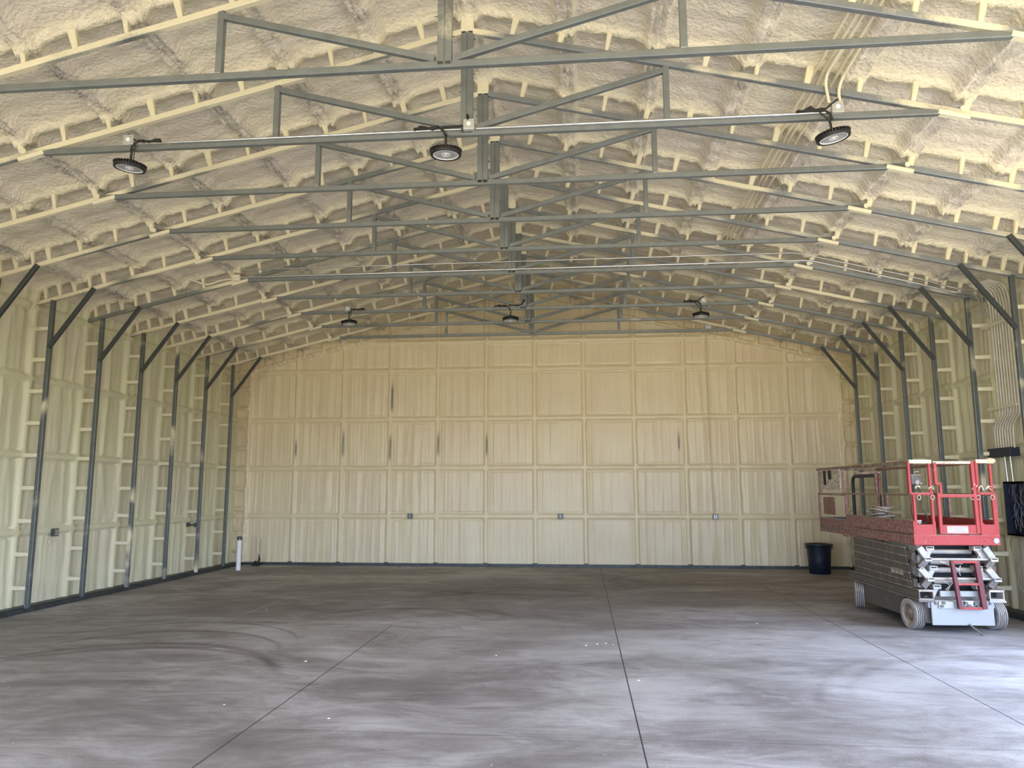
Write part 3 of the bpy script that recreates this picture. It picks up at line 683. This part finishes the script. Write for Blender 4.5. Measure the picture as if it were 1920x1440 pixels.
# ------------------------------------------------------------------ scissor lift
def dusty(name, base, dust, amt, rough=.5, metal=0.0, scale=9.0):
    m, nt, bs = new_mat(name); g = N(nt, 'ShaderNodeNewGeometry'); sx = N(nt, 'ShaderNodeSeparateXYZ'); L(nt, g.outputs['Normal'], sx.inputs[0])
    n1 = N(nt, 'ShaderNodeTexNoise', Scale=scale, Detail=5.0, Roughness=.65); L(nt, g.outputs['Position'], n1.inputs['Vector'])
    n2 = N(nt, 'ShaderNodeTexNoise', Scale=70.0, Detail=2.0); L(nt, g.outputs['Position'], n2.inputs['Vector'])
    v = math_node(nt, 'MULTIPLY_ADD', n2.outputs['Fac'], .35, n1.outputs['Fac']); v = math_node(nt, 'MULTIPLY_ADD', math_node(nt, 'MAXIMUM', sx.outputs['Z'], 0.0), .5, v)
    r = N(nt, 'ShaderNodeMapRange'); r.inputs['From Min'].default_value = .95-amt; r.inputs['From Max'].default_value = 1.08-amt; L(nt, v, r.inputs['Value'])
    L(nt, mixc(nt, r.outputs[0], base, dust), bs.inputs['Base Color']); bs.inputs['Roughness'].default_value = rough; bs.inputs['Metallic'].default_value = metal
    bp = N(nt, 'ShaderNodeBump'); bp.inputs['Distance'].default_value = .004; L(nt, v, bp.inputs['Height']); L(nt, bp.outputs[0], bs.inputs['Normal'])
    return m
M_red = dusty('red_paint', (.34, .038, .036), (.42, .19, .14), .15, .65)
M_redside = dusty('red_paint_side', (.20, .055, .050), (.30, .19, .155), .34, scale=22.0)  # darker red base with heavier, finer dust
M_redshade = dusty('red_paint_shaded', (.11, .012, .016), (.30, .15, .12), .10)  # ladder rails: shade of their angled side faces is put into this red
M_lgrey = dusty('lift_grey', (.33, .33, .32), (.50, .43, .34), .28, .55, .1)
M_arm = dusty('lift_arm_side', (.085, .072, .062), (.15, .125, .10), .26)  # base darkened so the colour carries the shade of the lift's left side
M_plate = dusty('lift_plate', (.29, .295, .29), (.36, .32, .27), .14, .55, .1)
M_chas = dusty('lift_chassis', (.105, .092, .08), (.19, .16, .125), .20)  # base lowered too, adding the left side's shade to the colour
M_tire = dusty('grey_tyre', (.27, .25, .23), (.42, .39, .34), .24, .8)
M_groove = plain('tyre_groove', (.05, .045, .04), .9)
M_hub = dusty('wheel_hub', (.17, .115, .08), (.32, .26, .20), .22)
M_flange = dusty('flange_tan', (.22, .18, .14), (.36, .31, .24), .3)
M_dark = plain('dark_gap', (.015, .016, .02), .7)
M_brown = dusty('brown_rail', (.15, .085, .065), (.36, .29, .20), .30, scale=20.0)
M_tan = dusty('splattered_rail', (.40, .22, .16), (.66, .55, .38), .42)
lift = empty('scissor_lift', (4.70, 10.12, 0), math.radians(1.4))
tag(lift, 'dusty red scissor lift with raised guard rails parked at the right wall', 'scissor lift')
# local frame: x -.51...51, y 0 (front) backwards +
LW = .515
# chassis
c = MB(); c.box((-.40, .08, .10), (.40, 2.15, .44)); c.box((-.47, .55, .12), (.47, 1.85, .40)); c.build('chassis', M_chas, lift, bevel=.01)
c = MB(); c.box((-.375, -.03, .095), (.375, -.005, .385)); c.box((-.40, -.005, .30), (.40, .10, .395)); c.build('front_plate', M_plate, lift, bevel=.006)
c = MB(); c.box((-.29, -.05, .30), (-.11, -.028, .385)); c.box((.02, -.05, .33), (.13, -.028, .395)); c.build('hydraulic_valve_cover', M_lgrey, lift, bevel=.006)
c = MB()
for x in (-.32, -.26, .33): c.tube([(x, -.045, .36), (x, -.028, .36)], .014, 10)
for x, z in ((-.255, .33), (-.235, .37), (.035, .37), (.07, .34), (.15, .36), (.18, .34)): c.cbox((x, -.052, z), (.035, .03, .03))
c.build('valves', M_brace, lift)
# wheels
def wheel(x, y, st):
    w = empty('wheel', (x, y, .19)); w.parent = lift; w.rotation_euler = (0, 0, st)
    M = Matrix.Rotation(PI/2, 4, 'Y')
    t = MB(); R = .19; hw = .062; prof = [(.125, -hw), (.168, -hw), (.182, -hw+.006)]
    for i in range(5):
        z0 = -hw+.008+i*.0245
        prof += [(R, z0), (R, z0+.0150), (R-.012, z0+.0165), (R-.012, z0+.0230)]
    prof = prof[:-2]+[(.182, hw-.006), (.168, hw), (.125, hw), (.120, 0), (.125, -hw)]
    t.lathe(prof, 40, M, smooth=False)
    seg = 40
    for j in range(len(t.f)):
        i_ = j//seg
        if 3 <= i_ < 3+4*5 and (i_-3) % 4 in (1, 2, 3): t.m[j] = 1
    t.build('tyre', [M_tire, M_groove], w)
    h = MB(); h.lathe([(.127, -hw*.75), (.10, -hw*.45), (.055, -hw*.4), (.05, -hw*.75), (.02, -hw*.8), (0.001, -hw*.8)], 28, M)
    h.lathe([(.127, hw*.75), (.10, hw*.45), (.055, hw*.4), (.05, hw*.75), (.02, hw*.8), (0.001, hw*.8)], 28, M)
    for i in range(5):
        a = 2*PI*i/5
        for s in (-1, 1): h.cbox((s*hw*.52, .078*math.cos(a), .078*math.sin(a)), (.02, .016, .016))
    h.build('hub', M_hub, w)
    return w
wheel(-.475, .27, math.radians(7)); wheel(.52, .27, math.radians(7)); wheel(-.475, 2.03, math.radians(-18)); wheel(.475, 2.03, math.radians(-18))
# axle bar
MB().box((-.44, .24, .15), (.44, .30, .22)).build('axle', M_dark, lift)
# guard channels over the wheels
for s in (-1, 1):
    x0, x1 = sorted((s*.335, s*LW))
    c = MB(); c.box((x0, -.03, .395), (x1, 2.28, .418)); c.box((x0, -.03, .50), (x1, 2.28, .525))
    xo = s*LW; c.box((min(xo, xo-s*.016), -.03, .395), (max(xo, xo-s*.016), 2.28, .525)); xi = s*.335; c.box((min(xi, xi+s*.016), -.03, .395), (max(xi, xi+s*.016), 2.28, .525))
    c.box((x0-.01, -.045, .375), (x1+.01, .06, .397))
    c.mi = 1; c.box((x0+.012, .12, .41), (x1-.012, .14, .51)); c.mi = 2
    for zz in (.395, .518): c.box((min(xo, xo+s*.008), -.03, zz), (max(xo, xo+s*.008), 2.28, zz+.010))
    c.box((x0, -.034, .395), (x1, -.029, .418)); c.box((x0, -.034, .50), (x1, -.029, .525))
    c.build('side_channel', [M_lgrey if s > 0 else M_chas, M_dark, M_flange if s < 0 else M_lgrey], lift, bevel=.003)
    k = MB(); k.cbox((s*.44, .10, .565), (.05, .05, .05)); k.cbox((s*.40, .16, .555), (.03, .09, .03)); k.build('latch_bracket', M_lgrey, lift, bevel=.004)
# scissor arms: three crossed pairs per side, stacked flat
z0, dz = .535, .165
for s in (-1, 1):
    for i in range(3):
        zl = z0+i*dz; zh = zl+dz
        a = MB(); a.bar((s*.485, .10, zl+.055), (s*.485, 1.96, zh+.035), .05, .105, bev=.006); a.build('scissor_arm', M_arm, lift)
        a = MB(); a.bar((s*.415, .10, zh+.02), (s*.415, 1.96, zl+.075), .05, .105, bev=.006); a.build('scissor_arm', M_lgrey, lift)
        j = MB(); j.tube([(s*.52, 1.03, (zl+zh)/2+.045), (s*.37, 1.03, (zl+zh)/2+.045)], .026, 12); j.build('pivot_pin', M_brace, lift)
# side plates lines (stacked cover look) on the left
for i in range(5):
    z = .50+i*.108
    MB().bar((-.513, .14+.03*i, z+.055-.004*i), (-.513, 2.02, z+.075), .010, .098, bev=.003).build('arm_web', M_arm, lift)
    MB().bar((-.519, .14+.03*i, z+.106-.004*i), (-.519, 2.02, z+.126), .018, .012).build('arm_flange', M_flange, lift)
c = MB()
for i in range(3): c.box((-.522, .36+i*.13, .66), (-.5195, .46+i*.13, .73))
c.build('warning_sticker', plain('sticker_tan', (.42, .36, .29), .6, var=.3, scale=40), lift)
# zig-zag arm ends at the front
for s in (-1, 1):
    if s < 0: seq = [(-.46, 1.045), (-.37, .90), (-.47, .79), (-.355, .655), (-.45, .555)]; inn = [(-.33, 1.05), (-.28, 1.0), (-.36, .93), (-.30, .83), (-.27, .78), (-.345, .70), (-.28, .58), (-.25, .54)]
    else: seq = [(.34, 1.045), (.43, .90), (.35, .79), (.45, .655), (.36, .555)]; inn = None
    for i in range(len(seq)-1):
        (xa, za), (xb, zb) = seq[i], seq[i+1]
        down_out = (i % 2 == 0)
        c = MB(); c.bar((xa, .0, za), (xb, .0, zb), .055, .075, up=(1, 0, 0), bev=.004)
        c.mi = 0
        c.build('arm_end', M_lgrey if down_out else M_arm, lift)
        if down_out:
            e = MB(); e.box((xb-.045, -.045, zb-.03), (xb+.045, .05, zb+.022)); e.build('end_pad', M_lgrey, lift, bevel=.006)
            e = MB(); e.box((xb-.033, -.048, zb-.002), (xb+.033, -.044, zb+.012)); e.build('end_slot', M_dark, lift)
    for i, (xa, za) in enumerate(((s*.29-.02, 1.035), (s*.275-.01, .79), (s*.26+.0, .56))):
        e = MB(); e.box((xa-.05, .02, za-.035), (xa+.05, .14, za+.022)); e.bar((xa, .06, za-.02), (xa-s*-.06, .06, za-.13), .05, .06, up=(0, 1, 0)); e.build('end_pad', M_lgrey, lift, bevel=.006)
        e = MB(); e.box((xa-.035, .016, za-.004), (xa+.035, .021, za+.012)); e.build('end_slot', M_dark, lift)
        if i < 2:
            e = MB(); e.bar((xa, .06, za-.02), (s*.36, .06, za-.13), .05, .06, up=(1, 0, 0)); e.build('arm_end', M_lgrey, lift)
# cross tubes and cylinders
for z, r, x0, x1, y, m in ((.975, .030, -.24, .28, .22, M_lgrey), (.895, .016, -.36, .43, .02, M_lgrey), (.845, .030, -.25, .15, .20, M_lgrey), (.745, .034, -.22, .27, .20, M_lgrey), (.655, .018, -.35, .45, .02, M_lgrey), (.60, .028, -.22, .27, .20, M_lgrey)):
    MB().tube([(x0, y, z), (x1, y, z)], r, 14).build('cross_tube', m, lift)
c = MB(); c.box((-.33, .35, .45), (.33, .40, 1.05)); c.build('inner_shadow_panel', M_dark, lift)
c = MB(); c.box((-.25, -.02, .44), (.26, .02, .51)); c.build('cross_beam', M_plate, lift, bevel=.006)
for pts, r in (([(-.22, .0, .87), (-.14, -.01, .84), (-.05, -.01, .80), (.0, 0, .77)], .012), ([(-.20, .0, .64), (-.12, -.01, .58), (-.17, 0, .52)], .007), ([(-.05, .0, .64), (-.12, -.01, .57), (-.15, 0, .50)], .006),
               ([(.25, .05, 1.03), (.27, .0, .95), (.24, .02, .88)], .006), ([(.03, .0, .82), (.0, -.01, .75), (.02, 0, .70)], .007)):
    MB().tube(pts, r, 8).build('hydraulic_hose', M_lgrey, lift)
# boarding ladder
c = MB()
c.bar((-.105, -.07, .885), (-.055, -.085, .305), .045, .05, up=(0, 1, 0), bev=.004); c.build('ladder_rail', M_redshade, lift)
c = MB(); c.bar((.19, -.07, .885), (.235, -.085, .305), .062, .05, up=(0, 1, 0), bev=.004); c.build('ladder_rail', M_redshade, lift)
for z in (.875, .605, .315):
    t = (.885-z)/.58
    c = MB(); c.box((-.105+.05*t, -.10, z-.016), (.20+.045*t, -.055, z+.012)); c.build('ladder_rung', M_red, lift, bevel=.003)
# tow pin on the floor in front
c = MB(); c.tube([(.06, -.04, .11), (.10, -.10, .06), (.145, -.17, .008)], .012, 8); c.build('tow_bar', M_chas, lift)
# platform
ZD0, ZD1 = 1.07, 1.20
c = MB(); c.box((-LW-.01, -.035, ZD0), (LW+.01, -.005, ZD1)); c.box((-LW-.01, -.035, ZD0), (LW+.01, .12, ZD0+.012)); c.build('front_beam', M_red, lift, bevel=.012)
c = MB()
for x, z in ((-.40, 1.17), (-.39, 1.14), (-.35, 1.15), (-.34, 1.125), (-.31, 1.10), (-.27, 1.105), (.28, 1.165), (.32, 1.165), (.35, 1.17), (.28, 1.11), (.33, 1.12), (.41, 1.165), (.38, 1.165), (.33, 1.14), (-.31, 1.165)): c.tube([(x, -.0375, z), (x, -.034, z)], .005, 8)
c.build('bolt_holes', M_dark, lift)
c = MB(); c.tube([(.475, -.040, 1.13), (.475, -.034, 1.13)], .034, 20); c.build('round_sticker', plain('sticker_blue', (.25, .42, .68), .4), lift)
c = MB(); c.add([(.45, -.0415, 1.145), (.47, -.0415, 1.125), (.475, -.0415, 1.102), (.487, -.0415, 1.13), (.502, -.0415, 1.145), (.484, -.0415, 1.150), (.476, -.0415, 1.135), (.468, -.0415, 1.147)], [tuple(range(8))]); c.build('sticker_mark', M_white, lift)
c = MB(); c.box((-LW, .0, 1.185), (LW, 2.25, 1.21)); c.build('platform_floor', M_chas, lift)
for s in (-1, 1):
    x = s*LW; a, b_ = sorted((x, x-s*.02)); e0, e1 = sorted((x, x+s*.012))
    mm = M_redside if s < 0 else M_red
    c = MB(); c.box((a, -.02, ZD0), (b_, 2.26, ZD1-.02)); c.box((a, .0, ZD1-.02), (b_, 2.26, 1.385)); c.mi = 1; c.box((e0, -.02, ZD1-.026), (e1, 2.26, ZD1-.015)); c.box((e0, 0, 1.376), (e1, 2.26, 1.388)); c.build('side_rail', [mm, M_flange], lift, bevel=.003)
    # extension
    x2 = s*(LW-.03); a, b_ = sorted((x2, x2-s*.02)); e0, e1 = sorted((x2, x2+s*.012))
    c = MB(); c.box((a, 2.2, ZD0-.01), (b_, 3.55, ZD1-.06)); c.box((a, 2.2, ZD1-.06), (b_, 3.55, 1.30)); c.mi = 1; c.box((e0, 2.2, 1.288), (e1, 3.55, 1.301)); c.box((e0, 2.2, 1.125), (e1, 3.55, 1.134)); c.build('extension_side', [mm, M_flange], lift, bevel=.003)
c = MB(); c.box((-LW+.02, 2.2, 1.12), (LW-.02, 3.55, 1.14)); c.box((-LW+.02, 3.53, ZD0-.01), (LW-.02, 3.555, 1.30)); c.build('extension_deck', M_chas, lift)
c = MB(); c.box((-LW-.01, 2.18, ZD0-.03), (-LW+.04, 2.40, ZD0+.03)); c.box((LW-.04, 2.18, ZD0-.03), (LW+.01, 2.40, ZD0+.03)); c.build('roller_bracket', M_redside, lift)
# guard rails: front part
T = .034
def rail(nm, p, q, m, w=T): return MB().bar(p, q, w, bev=.006).build(nm, m, lift)
ZM, ZTp = 1.715, 2.125
for x, zt, m in ((-LW+.02, ZTp, M_red), (-.265, ZTp, M_red), (.315, ZTp, M_red), (LW-.03, ZTp-.04, M_red)):
    xx = x
    rail('guard_post', (xx-.025 if x < -.4 else xx, -.01, ZM), (xx-.025 if x < -.4 else xx, -.01, zt), m)
    rail('guard_post', (xx+.015 if x < -.4 else xx+.005, -.01, ZD1), (xx+.015 if x < -.4 else xx+.005, -.01, ZM), m)
rail('guard_post', (LW+.0, -.01, ZD1), (LW+.0, -.01, ZM), M_red)
for x0, x1 in ((-LW, -.24), (.31, LW)):
    rail('mid_rail', (x0, -.01, ZM), (x1, -.01, ZM), M_red); rail('top_rail', (x0, -.01, ZTp), (x1, -.01, ZTp), M_tan, .05)
    c = MB(); c.add([(x0+.0, -.025, ZD1), (x1, -.025, ZD1), (x1, -.025, 1.37), (x1-.03, -.025, 1.33), (x0+.05, -.025, 1.33), (x0, -.025, 1.38), (x0+.0, -.005, ZD1), (x1, -.005, ZD1), (x1, -.005, 1.37), (x1-.03, -.005, 1.33), (x0+.05, -.005, 1.33), (x0, -.005, 1.38)],
          [(0,1,2,3,4,5), (11,10,9,8,7,6), (0,6,7,1), (1,7,8,2), (2,8,9,3), (3,9,10,4), (4,10,11,5), (5,11,6,0)]); c.build('corner_gusset', M_red, lift)
# foam lump on the right corner of the top rail
c = MB(); c.lathe([(.001, -.04), (.03, -.035), (.045, 0), (.035, .03), (.001, .045)], 12, Matrix.Translation((LW-.02, -.01, ZTp+.005)) @ Matrix.Diagonal((1.6, 1, .9, 1))); c.build('foam_lump', plain('foam_lump', (.62, .50, .30), .8, var=.2, scale=30, bump=.01), lift)
# gate
g_ = empty('gate', (0, 0, 0)); g_.parent = lift
def grail(nm, p, q, m=M_red, w=T, h=None): return MB().bar(p, q, w, h, bev=.005).build(nm, m, g_)
yg = -.03
grail('gate_post', (-.205, yg, ZTp-.01), (-.205, yg, 1.84), w=.04); grail('gate_post', (-.205, yg, 1.84), (-.135, yg, 1.84)); grail('gate_post', (-.15, yg, 1.85), (-.15, yg, ZM))
grail('gate_post', (-.185, yg, ZM+.01), (-.185, yg, ZD1+.02), w=.04); grail('gate_post', (.255, yg, ZTp), (.265, yg, ZD1+.02), w=.045)
grail('gate_top_rail', (-.225, yg, ZTp-.015), (.275, yg, ZTp-.015), M_tan, .036); grail('gate_mid_rail', (-.2, yg, ZM-.025), (.28, yg, ZM-.025), w=.042)
MB().box((-.19, yg-.012, ZD1+.01), (.27, yg+.012, 1.325)).build('kick_plate', M_red, g_, bevel=.003)
sg = MB().box((-.115, yg-.0155, 1.225), (.14, yg-.0125, 1.31)).build('placard', plain('placard_white', (.52, .48, .45), .6, var=.12, scale=25), g_)
tl = MB()
for i, (a, b2) in enumerate(((-.09, .12), (-.075, .115), (-.10, .08), (-.06, .11), (-.02, .10))):
    z = 1.300-i*.0155; xq = a; rr_ = random.Random(i)
    while xq < b2:
        w = rr_.uniform(.006, .02); tl.box((xq, yg-.0165, z-.003), (xq+w, yg-.0156, z+.003)); xq += w+.005
tl.build('placard_text', plain('placard_ink', (.16, .09, .09), .6), sg)
# chain rings / hooks
for x in (-.43, -.265, .225, .30, .47):
    c = MB(); pts = [(x+.022*math.cos(a), -.045, ZM-.045+.03*math.sin(a)) for a in [i*2*PI/12 for i in range(13)]]; c.tube(pts, .005, 6); c.build('hook_ring', M_lgrey, lift)
rr_ = random.Random(11)
for x in (-.44, -.27, .26, .34, .43):
    for q in range(2): MB().tube([(x-.03, -.04, ZM+.07+rr_.uniform(-.02, .02)), (x, -.05, ZM+.10+rr_.uniform(-.03, .03)), (x+.035, -.04, ZM+.06+rr_.uniform(-.02, .04))], .005, 6).build('latch_wire', M_tan, lift)
# side guard rails
for s in (-1, 1):
    x = s*(LW-.015); m = M_brown if s < 0 else M_redside
    rail('top_rail', (x, 0, ZTp-.005), (x, 3.52, ZTp-.01), m, .044); rail('mid_rail', (x, 0, ZM-.01), (x, 2.25, ZM-.01), m, .030)
    rail('mid_rail', (x, 2.2, ZM-.03), (x, 3.52, ZM-.02), m, .028)
    rail('guard_post', (x, 2.26, 1.36), (x, 2.26, ZM), M_redside, .036); rail('guard_post', (x, 2.32, ZM), (x, 2.32, ZTp), M_redside, .036)
    rail('guard_post', (x, 3.50, 1.25), (x, 3.50, ZM), M_redside, .036); rail('guard_post', (x, 3.42, ZM), (x, 3.42, ZTp), M_redside, .036)
    if s > 0: rail('guard_post', (x, 1.1, 1.36), (x, 1.1, ZM), M_redside, .03)
rail('top_rail', (-LW+.02, 3.52, ZTp-.01), (LW-.02, 3.52, ZTp-.01), M_brown, .034); rail('mid_rail', (-LW+.02, 3.52, ZM-.02), (LW-.02, 3.52, ZM-.02), M_redside, .03)
# inner sliding rail end seen beside the posts
rail('sliding_rail', (-.30, 2.35, ZTp-.10), (.08, 2.35, ZTp-.09), M_brown, .036); rail('guard_post', (.02, 2.36, ZM), (.02, 2.36, ZTp-.1), M_redside, .036); rail('guard_post', (.17, 2.36, 1.3), (.17, 2.36, ZM), M_redside, .036)
# placards at the rear
c = MB(); c.box((-LW-.005, 2.42, ZM+.05), (-LW+.008, 3.38, ZTp-.02)); pl = c.build('splattered_panel', dusty('panel_splatter', (.32, .27, .22), (.66, .58, .46), .34, scale=16), lift)
c = MB(); c.box((-LW-.007, 2.8, ZM+.22), (-LW-.005, 2.95, ZTp-.04)); c.box((-LW-.007, 3.05, ZM+.13), (-LW-.005, 3.18, ZTp-.04)); c.build('dark_strip', M_dark, pl)
c = MB(); c.box((-LW-.005, 2.72, 1.36), (-LW+.008, 3.25, ZM-.07)); pl = c.build('warning_panel', dusty('panel_brown', (.17, .075, .05), (.40, .30, .22), .2, scale=16), lift)
c = MB()
for i in range(6):
    z = ZM-.10-i*.032
    for q in range(5): c.box((-LW-.0065, 2.78+q*.09, z-.004), (-LW-.005, 2.78+q*.09+.06, z+.004))
c.build('warning_text', plain('rust_text', (.34, .16, .10), .6), pl)
# control box
cb = MB(); cb.cbox((-.36, .20, 1.90), (.13, .12, .13)); cbo = cb.build('control_box', dusty('control_box', (.12, .11, .10), (.40, .34, .27), .24), lift, bevel=.012)
c = MB(); c.tube([(-.36, .12, 1.86), (-.36, .138, 1.86)], .028, 12); c.tube([(-.315, .12, 1.85), (-.315, .138, 1.85)], .014, 10); c.tube([(-.36, .2, 1.96), (-.37, .16, 2.0), (-.31, .18, 2.0)], .008, 6); c.build('knob', M_lgrey, cbo)
MB().tube([(-.33, .20, 1.83), (-.30, .16, 1.72), (-.33, .12, 1.55), (-.28, .10, 1.42), (-.25, .15, 1.36), (-.35, .2, 1.30)], .009, 8).build('control_cable', M_brace, lift)
# things lying on the lift deck
def place_on_lift(p):
    a = math.radians(1.4); return (4.70+p[0]*math.cos(a)-p[1]*math.sin(a), 10.12+p[0]*math.sin(a)+p[1]*math.cos(a), p[2])
c = MB(); rr_ = random.Random(2)
for i in range(9):
    R = rr_.uniform(.09, .17); cx = rr_.uniform(-.04, .04); cy = rr_.uniform(-.05, .05); z = .025+.034*i+rr_.uniform(0, .008)
    pts = [(cx+R*math.cos(a)*(1+.08*math.sin(3*a+i)), cy+R*1.25*math.sin(a), z+.012*math.sin(2*a+i)) for a in [k*2*PI/28 for k in range(29)]]
    c.tube(pts, .017, 7, caps=False)
o = c.build('coiled_hose', dusty('hose_dirty', (.20, .17, .13), (.42, .37, .30), .28)); o.location = place_on_lift((-.24, 1.62, 1.21)); tag(o, 'coil of dirty spray hose lying on the lift deck', 'hose')
c = MB()
for i in range(5):
    pts = [(rr_.uniform(-.09, .09), rr_.uniform(-.1, .1), max(.02, .02+.03*i+rr_.uniform(-.01, .03))) for _ in range(7)]
    c.tube(arc_pts(pts, .05, 3), .012, 6)
o = c.build('crumpled_cloth', dusty('cloth_tan', (.36, .27, .20), (.60, .52, .42), .3)); o.location = place_on_lift((-.33, .38, 1.21)); tag(o, 'crumpled heap of brown cord on the lift deck by the front gate', 'cord')
# ------------------------------------------------------------------ foam crumbs on the floor
c = MB(); rr_ = random.Random(21)
spots = [(.15, 9.05), (.25, 9.1), (.33, 9.02), (1.35, 8.55), (-2.9, 7.9), (-.95, 8.35), (-4.7, 11.1), (.02, 8.95), (2.3, 10.6), (-2.0, 6.0), (-3.0, 6.3), (.5, 7.4)]
spots += [(rr_.uniform(-7.6, 5.6), rr_.uniform(4.5, 17.2)) for _ in range(170)]
for i, (x, y) in enumerate(spots):
    s = rr_.uniform(.010, .020) if i < 12 else rr_.uniform(.002, .007)
    c.add([(x-s, y-s*.4, .001), (x+s*.3, y-s*.7, .001), (x+s, y+s*.3, .001), (x-s*.2, y+s*.8, .001), (x, y, .001+s*.5)], [(0,1,4), (1,2,4), (2,3,4), (3,0,4), (3,2,1,0)])
o = c.build('foam_crumbs', plain('crumb', (.72, .68, .58), .8)); tag(o, 'tiny pale foam crumbs scattered over the concrete floor', 'debris', kind='stuff')
c = MB()
for q in range(40):
    y = 11.42+rr_.gauss(0, .09); z = .98+rr_.gauss(0, .03); s = rr_.uniform(.004, .010); x = XC-HW+.035
    c.cbox((x, y, z), (s*2, s*2, s*1.5), Matrix.Rotation(rr_.uniform(0, 3), 3, 'X'))
o = c.build('foam_crumbs', plain('crumb2', (.8, .74, .55), .8)); tag(o, 'small crumbly foam bits stuck below the left wall outlet', 'debris', kind='stuff')
# ------------------------------------------------------------------ camera
f, yaw, pitch, roll, hcam = 1401.2, .0924, .1406, .0013, 1.773
cy_, sy_, cp_, sp_, cr_, sr_ = math.cos(yaw), math.sin(yaw), math.cos(pitch), math.sin(pitch), math.cos(roll), math.sin(roll)
F = Vector((-sy_*cp_, cy_*cp_, sp_)); Rr = Vector((cy_, sy_, 0)); Dn = F.cross(Rr)
R2 = cr_*Rr + sr_*Dn; D2 = -sr_*Rr + cr_*Dn
cam = bpy.data.cameras.new('camera'); co = bpy.data.objects.new('camera', cam); link(co)
M = Matrix((R2, -D2, -F)).transposed().to_4x4(); M.translation = Vector((0, 0, hcam)); co.matrix_world = M
cam.sensor_width = 36; cam.sensor_fit = 'HORIZONTAL'; cam.lens = f/1920*36; cam.clip_end = 100; cam.clip_start = .05
scn.camera = co
# ------------------------------------------------------------------ daylight
w = bpy.data.worlds.new('world'); scn.world = w; w.use_nodes = True; nt = w.node_tree
bg = nt.nodes['Background']; tcn = N(nt, 'ShaderNodeTexCoord'); sx = N(nt, 'ShaderNodeSeparateXYZ'); L(nt, tcn.outputs['Generated'], sx.inputs[0])
r = N(nt, 'ShaderNodeMapRange'); r.inputs['From Min'].default_value = -.06; r.inputs['From Max'].default_value = .06; L(nt, sx.outputs['Z'], r.inputs['Value'])
L(nt, mixc(nt, r.outputs[0], (1.0, .90, .74), (.52, .67, 1.0)), bg.inputs['Color'])
st = N(nt, 'ShaderNodeMapRange'); st.inputs['From Min'].default_value = -.06; st.inputs['From Max'].default_value = .06; st.inputs['To Min'].default_value = 9.0; st.inputs['To Max'].default_value = 17.0
L(nt, sx.outputs['Z'], st.inputs['Value'])
# lower half of the world glows as ground; dimmed east to soften the right ceiling
gx = N(nt, 'ShaderNodeMapRange'); gx.inputs['From Min'].default_value = .1; gx.inputs['From Max'].default_value = .6; gx.inputs['To Min'].default_value = 12.0; gx.inputs['To Max'].default_value = 3.5
L(nt, sx.outputs['X'], gx.inputs['Value']); L(nt, gx.outputs[0], st.inputs['To Min']); L(nt, st.outputs[0], bg.inputs['Strength'])
def portal(loc, rot, sx_, sy_2):
    l = bpy.data.lights.new('daylight_portal', 'AREA'); l.shape = 'RECTANGLE'; l.size = sx_; l.size_y = sy_2; l.cycles.is_portal = True
    o = bpy.data.objects.new('daylight_portal', l); link(o); o.location = loc; o.rotation_euler = rot; return o
for x0, x1, hh in FD: portal(((x0+x1)/2, YF-.1, hh/2), (PI/2, 0, 0), x1-x0, hh)
portal((XC+HW+.12, (SIDEDOOR[0]+SIDEDOOR[1])/2, SIDEDOOR[2]/2), (PI/2, 0, PI/2), SIDEDOOR[1]-SIDEDOOR[0], SIDEDOOR[2])
# ------------------------------------------------------------------ colour management
vs = scn.view_settings; vs.view_transform = 'Standard'; vs.look = 'None'; vs.gamma = 1; vs.exposure = 0.14; vs.use_curve_mapping = False
cyc = scn.cycles; cyc.use_denoising = True; cyc.max_bounces = 8; cyc.diffuse_bounces = 6; cyc.glossy_bounces = 3; cyc.use_adaptive_sampling = True; cyc.adaptive_threshold = .02; cyc.sample_clamp_indirect = 8
